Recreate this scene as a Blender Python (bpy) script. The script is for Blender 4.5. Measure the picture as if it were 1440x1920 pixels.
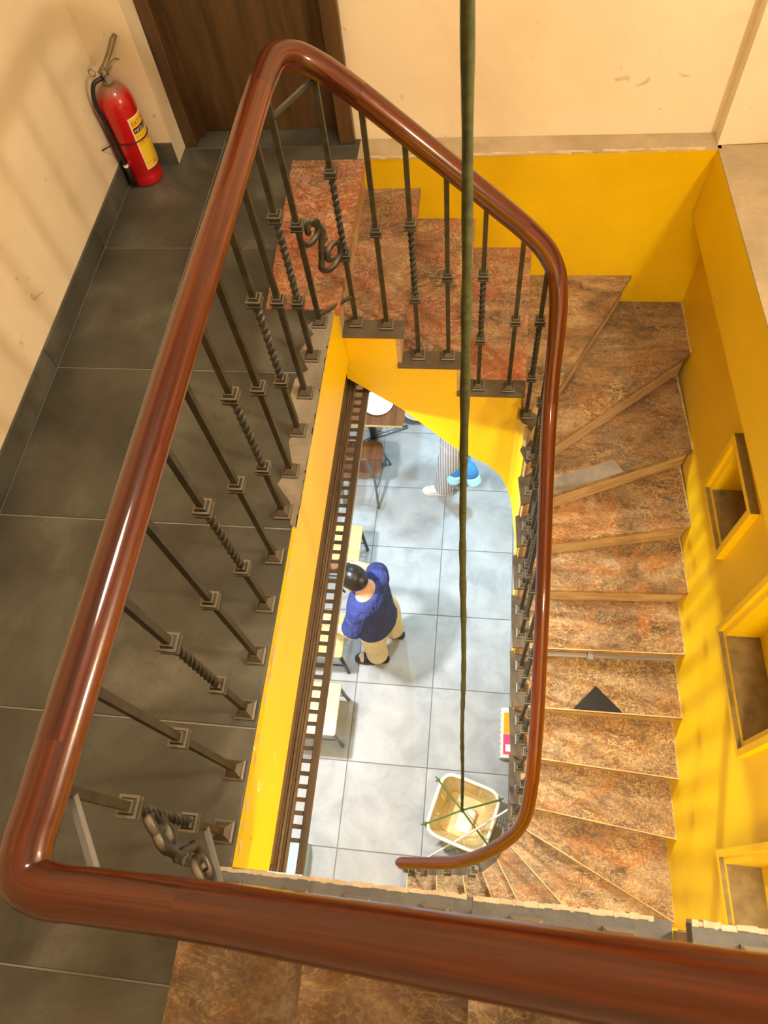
import bpy, bmesh, math, random
from mathutils import Matrix, Vector, Euler

# ------------------------------------------------------------------ scene, camera, world, light
for o in list(bpy.data.objects):
    bpy.data.objects.remove(o, do_unlink=True)
S = bpy.context.scene
COL = S.collection
random.seed(7)

cam_d = bpy.data.cameras.new('camera')
cam = bpy.data.objects.new('camera', cam_d)
COL.objects.link(cam)
cam_d.sensor_fit = 'VERTICAL'
cam_d.sensor_height = 36.0
cam_d.sensor_width = 27.0
cam_d.lens = 1330.0 / 1920.0 * 36.0
cam_d.clip_start = 0.02
RX, RY, RZ = (0.9913, 0.0988, -0.0873), (0.0469, -0.8813, -0.4703), (-0.1234, 0.4621, -0.8782)
cx = Vector(RX).normalized()
cz = (-Vector(RZ)).normalized()
cy = cz.cross(cx).normalized()
cx = cy.cross(cz).normalized()
cam.matrix_world = Matrix(((cx.x, cy.x, cz.x, 0.0), (cx.y, cy.y, cz.y, 0.0), (cx.z, cy.z, cz.z, 1.9), (0, 0, 0, 1)))
cam_d.dof.use_dof = True
cam_d.dof.focus_distance = 2.9
cam_d.dof.aperture_fstop = 9.0
S.camera = cam

world = bpy.data.worlds.new('world')
S.world = world
world.use_nodes = True
world.node_tree.nodes['Background'].inputs[0].default_value = (1.0, 0.86, 0.68, 1)
world.node_tree.nodes['Background'].inputs[1].default_value = 0.25
S.view_settings.view_transform = 'Standard'
S.view_settings.look = 'None'
S.view_settings.gamma = 1.0
S.view_settings.use_curve_mapping = False
S.view_settings.exposure = 0.0
S.cycles.max_bounces = 8
S.cycles.diffuse_bounces = 4
S.cycles.caustics_reflective = False
S.cycles.caustics_refractive = False

FL = -3.675          # ground floor level; the landing is z = 0
UPPER_FILL_LAMPS = [      # position, size, power, colour
    ((0.10, 1.25, 3.18), 0.60, 40.0, (1.0, 0.87, 0.68)),
]
SOFFIT_LAMP = ((0.80, -0.50, 0.42), 0.26, 52.0, (1.0, 0.86, 0.62))
WALL_LAMP = ((1.34, 0.55, 1.32), 0.07, 115.0, (1.0, 0.85, 0.64))
GROUND_LAMPS = [
    ((-1.30, 0.35), 20.0, (1.0, 0.97, 0.93)),
    ((-1.38, 1.42), 135.0, (0.95, 0.98, 1.0)),
    ((-0.9, 3.6), 52.0, (0.55, 0.82, 1.0)),
    ((0.4, 3.4), 85.0, (0.55, 0.82, 1.0)),
]

# ------------------------------------------------------------------ materials
def new_mat(name):
    m = bpy.data.materials.new(name)
    m.use_nodes = True
    nt = m.node_tree
    return m, nt, nt.nodes['Principled BSDF']

def nd(nt, typ, **kw):
    n = nt.nodes.new(typ)
    for k, v in kw.items():
        setattr(n, k, v)
    return n

def coords(nt, scale=(1, 1, 1), rand=0.0, uv=False):
    tc = nd(nt, 'ShaderNodeTexCoord')
    mp = nd(nt, 'ShaderNodeMapping')
    mp.inputs['Scale'].default_value = scale
    nt.links.new(tc.outputs['UV' if uv else 'Object'], mp.inputs['Vector'])
    if rand:
        oi = nd(nt, 'ShaderNodeObjectInfo')
        ml = nd(nt, 'ShaderNodeMath', operation='MULTIPLY')
        ml.inputs[1].default_value = rand
        nt.links.new(oi.outputs['Random'], ml.inputs[0])
        cb = nd(nt, 'ShaderNodeCombineXYZ')
        for i in range(3):
            nt.links.new(ml.outputs[0], cb.inputs[i])
        nt.links.new(cb.outputs[0], mp.inputs['Location'])
    return mp.outputs[0]

def noise(nt, vec, scale, detail=4.0, rough=0.55, dist=0.0):
    n = nd(nt, 'ShaderNodeTexNoise')
    n.inputs['Scale'].default_value = scale
    n.inputs['Detail'].default_value = detail
    n.inputs['Roughness'].default_value = rough
    n.inputs['Distortion'].default_value = dist
    nt.links.new(vec, n.inputs['Vector'])
    return n.outputs['Fac']

def ramp(nt, fac, stops, interp='LINEAR'):
    r = nd(nt, 'ShaderNodeValToRGB')
    r.color_ramp.interpolation = interp
    el = r.color_ramp.elements
    while len(el) < len(stops):
        el.new(0.5)
    for e, (p, c) in zip(el, stops):
        e.position = p
        e.color = (c[0], c[1], c[2], 1) if not isinstance(c, (int, float)) else (c, c, c, 1)
    nt.links.new(fac, r.inputs[0])
    return r.outputs['Color']

def mixc(nt, fac, a, b, mode='MIX'):
    m = nd(nt, 'ShaderNodeMix', data_type='RGBA', blend_type=mode)
    if isinstance(fac, (int, float)):
        m.inputs['Factor'].default_value = fac
    else:
        nt.links.new(fac, m.inputs['Factor'])
    for s, v in (('A', a), ('B', b)):
        i = [x for x in m.inputs if x.name == s and x.type == 'RGBA'][0]
        if isinstance(v, tuple):
            i.default_value = (v[0], v[1], v[2], 1)
        else:
            nt.links.new(v, i)
    return [x for x in m.outputs if x.type == 'RGBA'][0]

def bump(nt, bsdf, h, strength=0.2, dist=0.01):
    b = nd(nt, 'ShaderNodeBump')
    b.inputs['Strength'].default_value = strength
    b.inputs['Distance'].default_value = dist
    nt.links.new(h, b.inputs['Height'])
    nt.links.new(b.outputs[0], bsdf.inputs['Normal'])

def dust_mask(nt, lo=0.75, hi=0.95):
    g = nd(nt, 'ShaderNodeNewGeometry')
    s = nd(nt, 'ShaderNodeSeparateXYZ')
    nt.links.new(g.outputs['Normal'], s.inputs[0])
    return ramp(nt, s.outputs['Z'], [(lo, 0.0), (hi, 1.0)])

def plain(name, col, rough=0.5, metal=0.0, var=0.0, vscale=8.0, coat=0.0, trans=0.0, alpha=1.0, ior=1.45):
    m, nt, b = new_mat(name)
    if var:
        v = coords(nt, rand=7.0)
        f = noise(nt, v, vscale, 5)
        c2 = tuple(max(0, c * (1 - var)) for c in col)
        c3 = tuple(min(1, c * (1 + var * 0.6)) for c in col)
        nt.links.new(ramp(nt, f, [(0.3, c2), (0.7, c3)]), b.inputs['Base Color'])
    else:
        b.inputs['Base Color'].default_value = (*col, 1)
    b.inputs['Roughness'].default_value = rough
    b.inputs['Metallic'].default_value = metal
    b.inputs['Coat Weight'].default_value = coat
    b.inputs['Transmission Weight'].default_value = trans
    b.inputs['IOR'].default_value = ior
    b.inputs['Alpha'].default_value = alpha
    return m

def cloth_folds(m, scale, strength):
    nt = m.node_tree
    b = nt.nodes['Principled BSDF']
    bump(nt, b, noise(nt, coords(nt, (1.6, 1.6, 0.6)), scale, 3, 0.5, 0.8), strength, 0.05)
    return m

def mat_wallpaint(name, base, stain, scratch, rough=0.6, stain_amt=0.42):
    m, nt, b = new_mat(name)
    v = coords(nt)
    big = ramp(nt, noise(nt, v, 1.7, 6, 0.6, 0.4), [(0.46, 0.0), (0.74, 1.0)])
    c = mixc(nt, 0.0, base, stain)
    mm = nd(nt, 'ShaderNodeMath', operation='MULTIPLY')
    mm.inputs[1].default_value = stain_amt
    nt.links.new(big, mm.inputs[0])
    c = mixc(nt, mm.outputs[0], base, stain)
    spots = ramp(nt, noise(nt, v, 9.0, 3, 0.5, 1.5), [(0.69, 0.0), (0.74, 1.0)])
    m2 = nd(nt, 'ShaderNodeMath', operation='MULTIPLY')
    m2.inputs[1].default_value = 0.5
    nt.links.new(spots, m2.inputs[0])
    c = mixc(nt, m2.outputs[0], c, scratch)
    nt.links.new(c, b.inputs['Base Color'])
    b.inputs['Roughness'].default_value = rough
    h = noise(nt, v, 14.0, 5)
    bump(nt, b, h, 0.15, 0.01)
    return m

def mat_yellow(name, dusty=True):
    m, nt, b = new_mat(name)
    v = coords(nt)
    f = noise(nt, v, 2.2, 5, 0.55, 0.3)
    c = ramp(nt, f, [(0.3, (0.74, 0.47, 0.0)), (0.7, (0.83, 0.555, 0.002))])
    chips = ramp(nt, noise(nt, v, 16.0, 2, 0.4, 2.0), [(0.76, 0.0), (0.775, 1.0)])
    c = mixc(nt, chips, c, (0.86, 0.74, 0.42))
    marks = ramp(nt, noise(nt, coords(nt, (1, 1, 0.35)), 11.0, 3, 0.5, 1.0), [(0.745, 0.0), (0.77, 0.5)])
    c = mixc(nt, marks, c, (0.25, 0.16, 0.02))
    if dusty:
        d = dust_mask(nt)
        dn = ramp(nt, noise(nt, v, 20.0, 4), [(0.25, (0.13, 0.085, 0.03)), (0.75, (0.24, 0.165, 0.06))])
        c = mixc(nt, d, c, dn)
    nt.links.new(c, b.inputs['Base Color'])
    b.inputs['Roughness'].default_value = 0.42
    bump(nt, b, noise(nt, v, 12.0, 4), 0.12, 0.01)
    return m

def mat_marble(name, red=0.0, grey=0.0, gold=0.0, dark=1.0):
    """mottled orange-brown marble with clustered pale veins; differs from tread to tread"""
    m, nt, b = new_mat(name)
    v = coords(nt, (1, 1, 1), rand=13.0)
    vs = nd(nt, 'ShaderNodeMapping')
    vs.inputs['Rotation'].default_value = (0, 0, 0.6)
    vs.inputs['Scale'].default_value = (1.0, 2.3, 1.0)
    nt.links.new(v, vs.inputs['Vector'])
    vs = vs.outputs[0]
    a = noise(nt, vs, 3.0, 10, 0.68, 0.9)
    c = ramp(nt, a, [(0.30, (0.070, 0.046, 0.029)), (0.42, (0.165, 0.100, 0.056)), (0.54, (0.30, 0.180, 0.092)), (0.66, (0.46, 0.325, 0.19)), (0.80, (0.22, 0.145, 0.085))])
    o1 = ramp(nt, noise(nt, v, 3.4, 8, 0.65, 1.6), [(0.49 - 0.03 * gold - 0.13 * red, 0.0), (0.64 - 0.08 * red, 0.80 - 0.5 * grey)])
    c = mixc(nt, o1, c, (0.42, 0.155, 0.035) if not red else (0.44, 0.125, 0.055))
    g1 = ramp(nt, noise(nt, v, 2.1, 5, 0.6, 0.5), [(0.44, 0.0), (0.66, 0.45 + 0.4 * grey)])
    c = mixc(nt, g1, c, (0.155, 0.115, 0.072))
    # veins, gathered where the mask is high
    vein = noise(nt, vs, 8.0, 6, 0.6, 1.8)
    k = ramp(nt, vein, [(0.475, 0.0), (0.50, 1.0), (0.525, 0.0)])
    msk = ramp(nt, noise(nt, v, 4.5, 4), [(0.40 - 0.08 * gold, 0.0), (0.62, 0.8 - 0.25 * grey)])
    mm = nd(nt, 'ShaderNodeMath', operation='MULTIPLY')
    nt.links.new(k, mm.inputs[0])
    nt.links.new(msk, mm.inputs[1])
    c = mixc(nt, mm.outputs[0], c, (0.80, 0.57, 0.26))
    patchy = ramp(nt, noise(nt, v, 3.2, 5, 0.6, 0.6), [(0.38, 0.25), (0.62, 1.0)])
    fine = noise(nt, v, 24.0, 5, 0.65, 2.2)
    k2 = ramp(nt, fine, [(0.51, 0.0), (0.54, 0.75 + 0.2 * red - 0.35 * grey + 0.2 * gold), (0.58, 0.0)])
    m3 = nd(nt, 'ShaderNodeMath', operation='MULTIPLY')
    nt.links.new(k2, m3.inputs[0])
    nt.links.new(patchy, m3.inputs[1])
    k2 = m3.outputs[0]
    c = mixc(nt, k2, c, (0.78, 0.54, 0.22) if not red else (0.70, 0.46, 0.34))
    grain = ramp(nt, noise(nt, v, 85.0, 6, 0.7), [(0.25, 0.62), (0.75, 1.25)])
    c = mixc(nt, 1.0, c, grain, 'MULTIPLY')
    dk = ramp(nt, noise(nt, vs, 6.0, 7, 0.7, 1.0), [(0.57, 0.0), (0.70, 0.7)])
    c = mixc(nt, dk, c, (0.06, 0.035, 0.02))
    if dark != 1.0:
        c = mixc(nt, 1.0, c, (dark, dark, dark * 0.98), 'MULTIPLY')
    nt.links.new(c, b.inputs['Base Color'])
    b.inputs['Roughness'].default_value = 0.42
    b.inputs['Specular IOR Level'].default_value = 0.3
    bump(nt, b, a, 0.12, 0.006)
    return m

def mat_tile(name, c1, c2, c3, rough, sc=2.6):
    m, nt, b = new_mat(name)
    v = coords(nt, rand=9.0)
    f = noise(nt, v, sc, 7, 0.6, 0.5)
    c = ramp(nt, f, [(0.30, c1), (0.52, c2), (0.78, c3)])
    sp = ramp(nt, noise(nt, v, 90.0, 2), [(0.62, 0.0), (0.72, 0.35)])
    c = mixc(nt, sp, c, c1)
    nt.links.new(c, b.inputs['Base Color'])
    b.inputs['Roughness'].default_value = rough
    bump(nt, b, noise(nt, v, 40.0, 4), 0.05, 0.003)
    return m

def mat_railwood(name):
    m, nt, b = new_mat(name)
    v = coords(nt, (1.1, 14.0, 1.0), rand=5.0, uv=True)
    f = noise(nt, v, 1.0, 6, 0.6, 0.4)
    c = ramp(nt, f, [(0.30, (0.028, 0.0040, 0.0012)), (0.5, (0.075, 0.0125, 0.0026)), (0.74, (0.17, 0.036, 0.0055))])
    nt.links.new(c, b.inputs['Base Color'])
    b.inputs['Roughness'].default_value = 0.35
    b.inputs['Specular IOR Level'].default_value = 0.15
    b.inputs['Coat Weight'].default_value = 0.75
    b.inputs['Coat Roughness'].default_value = 0.07
    return m

def mat_wood(name, c1, c2, c3, scale=(1, 1, 1), rough=0.4, coat=0.0, sc=3.0):
    m, nt, b = new_mat(name)
    v = coords(nt, scale, rand=5.0)
    f = noise(nt, v, sc, 6, 0.6, 0.6)
    nt.links.new(ramp(nt, f, [(0.28, c1), (0.5, c2), (0.75, c3)]), b.inputs['Base Color'])
    b.inputs['Roughness'].default_value = rough
    b.inputs['Coat Weight'].default_value = coat
    return m

def mat_iron(name):
    m, nt, b = new_mat(name)
    v = coords(nt, rand=3.0)
    c = ramp(nt, noise(nt, v, 30.0, 4), [(0.3, (0.014, 0.012, 0.008)), (0.75, (0.05, 0.042, 0.028))])
    d = dust_mask(nt, 0.55, 0.95)
    c = mixc(nt, d, c, (0.19, 0.155, 0.105))
    nt.links.new(c, b.inputs['Base Color'])
    b.inputs['Metallic'].default_value = 0.25
    b.inputs['Roughness'].default_value = 0.48
    return m

def mat_cement(name, c1, c2, sc=6.0):
    m, nt, b = new_mat(name)
    v = coords(nt, rand=4.0)
    nt.links.new(ramp(nt, noise(nt, v, sc, 7, 0.65), [(0.3, c1), (0.7, c2)]), b.inputs['Base Color'])
    b.inputs['Roughness'].default_value = 0.85
    bump(nt, b, noise(nt, v, 35.0, 5), 0.35, 0.01)
    return m

def mat_stripes(name, c1, c2, freq):
    m, nt, b = new_mat(name)
    w = nd(nt, 'ShaderNodeTexWave', wave_type='BANDS', bands_direction='X')
    w.inputs['Scale'].default_value = freq
    w.inputs['Distortion'].default_value = 0.0
    nt.links.new(coords(nt, (1, 1.0, 0.0)), w.inputs['Vector'])
    nt.links.new(ramp(nt, w.outputs['Fac'], [(0.35, c1), (0.6, c2)]), b.inputs['Base Color'])
    b.inputs['Roughness'].default_value = 0.8
    return m

def mat_glow(name, col, strength):
    m, nt, b = new_mat(name)
    b.inputs['Base Color'].default_value = (*col, 1)
    b.inputs['Emission Color'].default_value = (*col, 1)
    b.inputs['Emission Strength'].default_value = strength
    return m

M = {}
M['cream'] = mat_wallpaint('cream_plaster', (0.80, 0.675, 0.475), (0.58, 0.42, 0.24), (0.30, 0.21, 0.12))
M['white'] = plain('white_plaster', (0.78, 0.75, 0.70), 0.8, var=0.1, vscale=3)
M['yellow'] = mat_yellow('yellow_paint')
M['yellow_clean'] = mat_yellow('yellow_paint_clean', dusty=False)
M['marble'] = mat_marble('marble_brown')
M['marble_warm'] = mat_marble('marble_warm', red=0.4)
M['marble_red'] = mat_marble('marble_red', red=1.0)
M['marble_dull'] = mat_marble('marble_dull', grey=1.0)
M['marble_gold'] = mat_marble('marble_gold', gold=1.0)
M['riser'] = mat_wood('pale_riser_stone', (0.30, 0.19, 0.09), (0.46, 0.32, 0.17), (0.60, 0.45, 0.27), (2, 2, 9), 0.5)
M['marble_shade'] = mat_marble('marble_dull_shaded', grey=1.0, dark=0.80)  # dull marble darkened, the upper flight's shade put into its colour
M['tile'] = mat_tile('dark_floor_tile', (0.040, 0.038, 0.028), (0.076, 0.072, 0.055), (0.18, 0.170, 0.132), 0.45, 2.4)
M['tile_low'] = mat_tile('pale_floor_tile', (0.25, 0.26, 0.275), (0.345, 0.355, 0.37), (0.44, 0.45, 0.465), 0.5, 4.0)
M['grout'] = plain('grout', (0.30, 0.28, 0.23), 0.9)
M['grout_low'] = plain('grout_low', (0.20, 0.20, 0.20), 0.9)
M['cement'] = mat_cement('cement', (0.17, 0.14, 0.10), (0.34, 0.285, 0.20))
M['ledge'] = mat_cement('dusty_ledge', (0.33, 0.25, 0.14), (0.56, 0.44, 0.27), 3.0)
M['kerb'] = mat_cement('kerb_stone', (0.10, 0.095, 0.085), (0.18, 0.17, 0.15), 4.0)
M['rough_lip'] = mat_cement('rough_lip', (0.50, 0.36, 0.20), (0.72, 0.58, 0.40), 20.0)
M['tread_end'] = mat_cement('dusty_tread_end', (0.065, 0.047, 0.027), (0.14, 0.105, 0.062), 7.0)
M['rail'] = mat_railwood('varnished_rail')
M['iron'] = mat_iron('wrought_iron')
M['door'] = mat_wood('dark_door_wood', (0.035, 0.018, 0.006), (0.075, 0.038, 0.013), (0.11, 0.058, 0.02), (9, 9, 0.7), 0.45)
M['brown_ply'] = mat_wood('brown_wood', (0.06, 0.02, 0.006), (0.12, 0.042, 0.012), (0.19, 0.072, 0.02), (6, 1, 1), 0.3, 0.3)
M['pine'] = mat_wood('pine', (0.38, 0.235, 0.065), (0.52, 0.37, 0.13), (0.62, 0.48, 0.21), (1, 7, 1), 0.4, 0.1)
M['batten'] = mat_wood('dark_batten', (0.075, 0.045, 0.022), (0.15, 0.095, 0.047), (0.24, 0.16, 0.08), (8, 0.8, 8), 0.55)
M['batten_dark'] = mat_wood('darker_batten', (0.040, 0.026, 0.014), (0.075, 0.050, 0.027), (0.12, 0.082, 0.045), (8, 0.8, 8), 0.55)
M['black'] = plain('black_rubber', (0.012, 0.012, 0.013), 0.5)
M['dark_metal'] = plain('dark_metal', (0.05, 0.052, 0.055), 0.4, 0.5)
M['grey_metal'] = plain('grey_metal', (0.20, 0.22, 0.24), 0.35, 0.7)
M['alu'] = plain('aluminium', (0.30, 0.27, 0.23), 0.45, 0.5)
m_, nt_, b_ = new_mat('red_gloss')
nt_.links.new(mixc(nt_, dust_mask(nt_, 0.45, 0.9), (0.46, 0.002, 0.004), (0.22, 0.15, 0.08)), b_.inputs['Base Color'])
b_.inputs['Roughness'].default_value = 0.3
b_.inputs['Coat Weight'].default_value = 0.5
M['red_paint'] = m_
M['arris'] = plain('lit_arris', (0.62, 0.43, 0.19), 0.5, var=0.2, vscale=30)  # pale tone painting the light caught along nosing edges
M['seam'] = mat_cement('plaster_seam', (0.40, 0.29, 0.12), (0.62, 0.48, 0.22), 25.0)
M['brace'] = plain('bare_steel', (0.20, 0.19, 0.17), 0.5, 0.3)
M['hose'] = plain('black_hose', (0.012, 0.010, 0.009), 0.45)
M['brass'] = plain('dusty_brass', (0.24, 0.19, 0.10), 0.5, 0.5, var=0.3)
M['label_yellow'] = plain('label_yellow', (0.85, 0.56, 0.03), 0.45)
M['label_white'] = plain('label_white', (0.85, 0.75, 0.6), 0.45)
M['label_dark'] = plain('label_dark', (0.05, 0.008, 0.01), 0.45)
M['label_red'] = plain('label_red_ink', (0.55, 0.05, 0.01), 0.45)
M['label_olive'] = plain('label_olive_ink', (0.38, 0.22, 0.01), 0.45)
M['rope'] = plain('olive_rope', (0.048, 0.052, 0.014), 0.9, var=0.5, vscale=60)
M['rope_lite'] = plain('green_cord', (0.10, 0.16, 0.03), 0.8, var=0.3, vscale=60)
M['basket_in'] = plain('aged_cream_plastic', (0.76, 0.59, 0.28), 0.45, var=0.18, vscale=9)
M['basket_rim'] = plain('cream_white_plastic', (0.86, 0.84, 0.72), 0.4)
M['rust'] = plain('rust_stain', (0.42, 0.17, 0.02), 0.6)
M['white_pole'] = plain('white_plastic_pole', (0.80, 0.74, 0.66), 0.4)
M['skin'] = plain('skin', (0.66, 0.40, 0.26), 0.5)
M['hair'] = plain('black_hair', (0.010, 0.008, 0.008), 0.35)
M['navy'] = plain('navy_cotton', (0.030, 0.045, 0.20), 0.85, var=0.15, vscale=10)
M['cream_cloth'] = plain('cream_cotton', (0.74, 0.62, 0.44), 0.85, var=0.08, vscale=12)
M['white_cloth'] = plain('white_cotton', (0.72, 0.70, 0.68), 0.85)
M['stripes'] = mat_stripes('striped_cotton', (0.25, 0.26, 0.31), (0.62, 0.61, 0.62), 15.0)
cloth_folds(M['navy'], 7.0, 0.9)
cloth_folds(M['cream_cloth'], 9.0, 0.7)
M['eye'] = plain('eye_dark', (0.02, 0.015, 0.012), 0.2)
M['lip'] = plain('lips', (0.45, 0.16, 0.13), 0.5)
M['blue_plastic'] = plain('blue_plastic', (0.05, 0.26, 0.72), 0.2)
M['pale_blue'] = plain('pale_blue_plastic', (0.36, 0.68, 0.86), 0.15)
M['china'] = plain('white_china', (0.86, 0.87, 0.87), 0.15, coat=0.4)
M['pink_plastic'] = plain('pinkish_plastic', (0.72, 0.56, 0.50), 0.4)
M['orange_print'] = plain('orange_print', (0.88, 0.36, 0.01), 0.35)
M['pink_print'] = plain('pink_print', (0.80, 0.06, 0.18), 0.35)
M['clear_wrap'] = plain('clear_wrap', (0.72, 0.70, 0.62), 0.15)
M['blue_card'] = plain('pale_blue_card', (0.36, 0.58, 0.68), 0.6)
M['brown_pouch'] = plain('brown_leather', (0.17, 0.07, 0.02), 0.5)
M['diffuser'] = mat_glow('warm_diffuser', (1.0, 0.82, 0.58), 3.0)
M['diffuser_cool'] = mat_glow('cool_diffuser', (0.92, 0.97, 1.0), 4.0)

# ------------------------------------------------------------------ mesh helpers
class MB:
    def __init__(self):
        self.v, self.f, self.uv = [], [], None
    def add(self, vs, fs):
        n = len(self.v)
        self.v += [tuple(p) for p in vs]
        self.f += [tuple(i + n for i in q) for q in fs]
        return self
    def box(self, x0, x1, y0, y1, z0, z1):
        return self.prism([(x0, y0), (x1, y0), (x1, y1), (x0, y1)], z0, z1)
    def prism(self, poly, z0, z1):
        n = len(poly)
        area = sum(poly[i][0] * poly[(i + 1) % n][1] - poly[(i + 1) % n][0] * poly[i][1] for i in range(n))
        if area < 0:
            poly = poly[::-1]
        zz0 = z0 if isinstance(z0, (list, tuple)) else [z0] * n
        if area < 0 and isinstance(z0, (list, tuple)):
            zz0 = list(z0)[::-1]
        vs = [(p[0], p[1], z) for p, z in zip(poly, zz0)] + [(p[0], p[1], z1) for p in poly]
        fs = [tuple(range(n))[::-1], tuple(range(n, 2 * n))]
        fs += [(i, (i + 1) % n, n + (i + 1) % n, n + i) for i in range(n)]
        return self.add(vs, fs)
    def tube(self, path, r, n=8, cap=True, flat=1.0, twist=0.0):
        path = [Vector(p) for p in path]
        rr = r if isinstance(r, (list, tuple)) else [r] * len(path)
        vs, fs = [], []
        ref = None
        for i, p in enumerate(path):
            t = (path[min(i + 1, len(path) - 1)] - path[max(i - 1, 0)])
            t = t.normalized() if t.length > 1e-9 else Vector((0, 0, 1))
            if ref is None:
                ref = Vector((1, 0, 0)) if abs(t.x) < 0.9 else Vector((0, 1, 0))
            a = (ref - t * ref.dot(t)).normalized()
            ref = a
            b = t.cross(a)
            for j in range(n):
                th = 2 * math.pi * j / n
                u, w = math.cos(th) * rr[i], math.sin(th) * rr[i] * flat
                tw = twist * i
                u, w = u * math.cos(tw) - w * math.sin(tw), u * math.sin(tw) + w * math.cos(tw)
                vs.append(p + a * u + b * w)
        for i in range(len(path) - 1):
            for j in range(n):
                k = (j + 1) % n
                fs.append((i * n + j, i * n + k, (i + 1) * n + k, (i + 1) * n + j))
        if cap:
            fs.append(tuple(range(n))[::-1])
            fs.append(tuple(range((len(path) - 1) * n, len(path) * n)))
        return self.add(vs, fs)
    def lathe(self, prof, c=(0, 0, 0), n=24):
        vs, fs = [], []
        for r, z in prof:
            for j in range(n):
                th = 2 * math.pi * j / n
                vs.append((c[0] + r * math.cos(th), c[1] + r * math.sin(th), c[2] + z))
        for i in range(len(prof) - 1):
            for j in range(n):
                k = (j + 1) % n
                fs.append((i * n + j, i * n + k, (i + 1) * n + k, (i + 1) * n + j))
        fs.append(tuple(range(n))[::-1])
        fs.append(tuple(range((len(prof) - 1) * n, len(prof) * n)))
        return self.add(vs, fs)
    def ball(self, c, r, nu=14, nv=9, rot=None):
        rx, ry, rz = r if isinstance(r, (list, tuple)) else (r, r, r)
        vs, fs = [], []
        for i in range(nv + 1):
            ph = math.pi * i / nv
            for j in range(nu):
                th = 2 * math.pi * j / nu
                p = Vector((rx * math.sin(ph) * math.cos(th), ry * math.sin(ph) * math.sin(th), -rz * math.cos(ph)))
                if rot is not None:
                    p = rot @ p
                vs.append(Vector(c) + p)
        for i in range(nv):
            for j in range(nu):
                k = (j + 1) % nu
                fs.append((i * nu + j, i * nu + k, (i + 1) * nu + k, (i + 1) * nu + j))
        return self.add(vs, fs)
    def mesh(self, name, smooth=False):
        me = bpy.data.meshes.new(name)
        me.from_pydata(self.v, [], self.f)
        bm = bmesh.new()
        bm.from_mesh(me)
        bmesh.ops.remove_doubles(bm, verts=bm.verts, dist=1e-6)
        bmesh.ops.recalc_face_normals(bm, faces=bm.faces)
        bm.to_mesh(me)
        bm.free()
        if smooth:
            me.shade_smooth()
        me.update()
        return me

def link(name, me, mat=None, parent=None, loc=None, world=True):
    """one mesh object; with world=True the mesh coordinates are world coordinates"""
    o = bpy.data.objects.new(name, me)
    COL.objects.link(o)
    if mat is not None and me is not None and len(me.materials) == 0:
        me.materials.append(M[mat])
    if loc is not None:
        o.location = loc
    if parent is not None:
        o.parent = parent
        if world:
            o.matrix_parent_inverse = PINV[parent.name]
    PINV[o.name] = (Matrix.Translation(Vector(loc)) if loc is not None else Matrix.Identity(4)).inverted()
    return o

PINV = {}

def thing(name, label, cat, loc, group=None):
    o = bpy.data.objects.new(name, None)
    COL.objects.link(o)
    o.empty_display_size = 0.1
    o.location = loc
    PINV[o.name] = Matrix.Translation(Vector(loc)).inverted()
    return tag(o, label, cat, group)

def tag(o, label, cat, group=None):
    o['label'] = label
    o['category'] = cat
    if group:
        o['group'] = group
    return o

def struct(name, me, mat, label=None):
    o = link(name, me, mat)
    o['kind'] = 'structure'
    if label:
        o['label'] = label
    return o

def bevel(o, w=0.004, seg=2):
    b = o.modifiers.new('bevel', 'BEVEL')
    b.width = w
    b.segments = seg
    b.limit_method = 'ANGLE'
    return o

def catmull(pts, step):
    P = [Vector(p) for p in pts]
    out = []
    for i in range(len(P) - 1):
        p0, p1, p2, p3 = P[max(i - 1, 0)], P[i], P[i + 1], P[min(i + 2, len(P) - 1)]
        d = (p2 - p1).length
        # centripetal-ish tangents
        def tan(a, b, c):
            da, db = max((b - a).length, 1e-6), max((c - b).length, 1e-6)
            return ((b - a) / da * db + (c - b) / db * da) / (da + db)
        m1 = tan(p0, p1, p2) * d if i > 0 else (p2 - p1)
        m2 = tan(p1, p2, p3) * d if i < len(P) - 2 else (p2 - p1)
        n = max(2, int(d / step))
        for k in range(n):
            t = k / n
            t2, t3 = t * t, t * t * t
            out.append(p1 * (2 * t3 - 3 * t2 + 1) + m1 * (t3 - 2 * t2 + t) + p2 * (-2 * t3 + 3 * t2) + m2 * (t3 - t2))
    out.append(P[-1])
    return out

# ------------------------------------------------------------------ landing floor and ground floor
def tile_field(parent, xs, ys, z, mat, th=0.02, gap=0.0025, clip=None):
    """each tile a part of the floor; equal sizes share one mesh"""
    cache = {}
    for i in range(len(xs) - 1):
        for j in range(len(ys) - 1):
            w, h = xs[i + 1] - xs[i] - 2 * gap, ys[j + 1] - ys[j] - 2 * gap
            if w < 0.02 or h < 0.02:
                continue
            key = (round(w, 4), round(h, 4))
            if key not in cache:
                b = 0.0015
                mb = MB()
                x, y = w / 2, h / 2
                vs = [(-x, -y, -th), (x, -y, -th), (x, y, -th), (-x, y, -th), (-x, -y, -b), (x, -y, -b), (x, y, -b), (-x, y, -b),
                      (-x + b, -y + b, 0), (x - b, -y + b, 0), (x - b, y - b, 0), (-x + b, y - b, 0)]
                fs = [(3, 2, 1, 0), (8, 9, 10, 11)]
                for k in range(4):
                    l = (k + 1) % 4
                    fs += [(k, l, 4 + l, 4 + k), (4 + k, 4 + l, 8 + l, 8 + k)]
                mb.add(vs, fs)
                cache[key] = mb.mesh('tile')
            link('tile', cache[key], mat, parent, ((xs[i] + xs[i + 1]) / 2, (ys[j] + ys[j + 1]) / 2, z))

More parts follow.
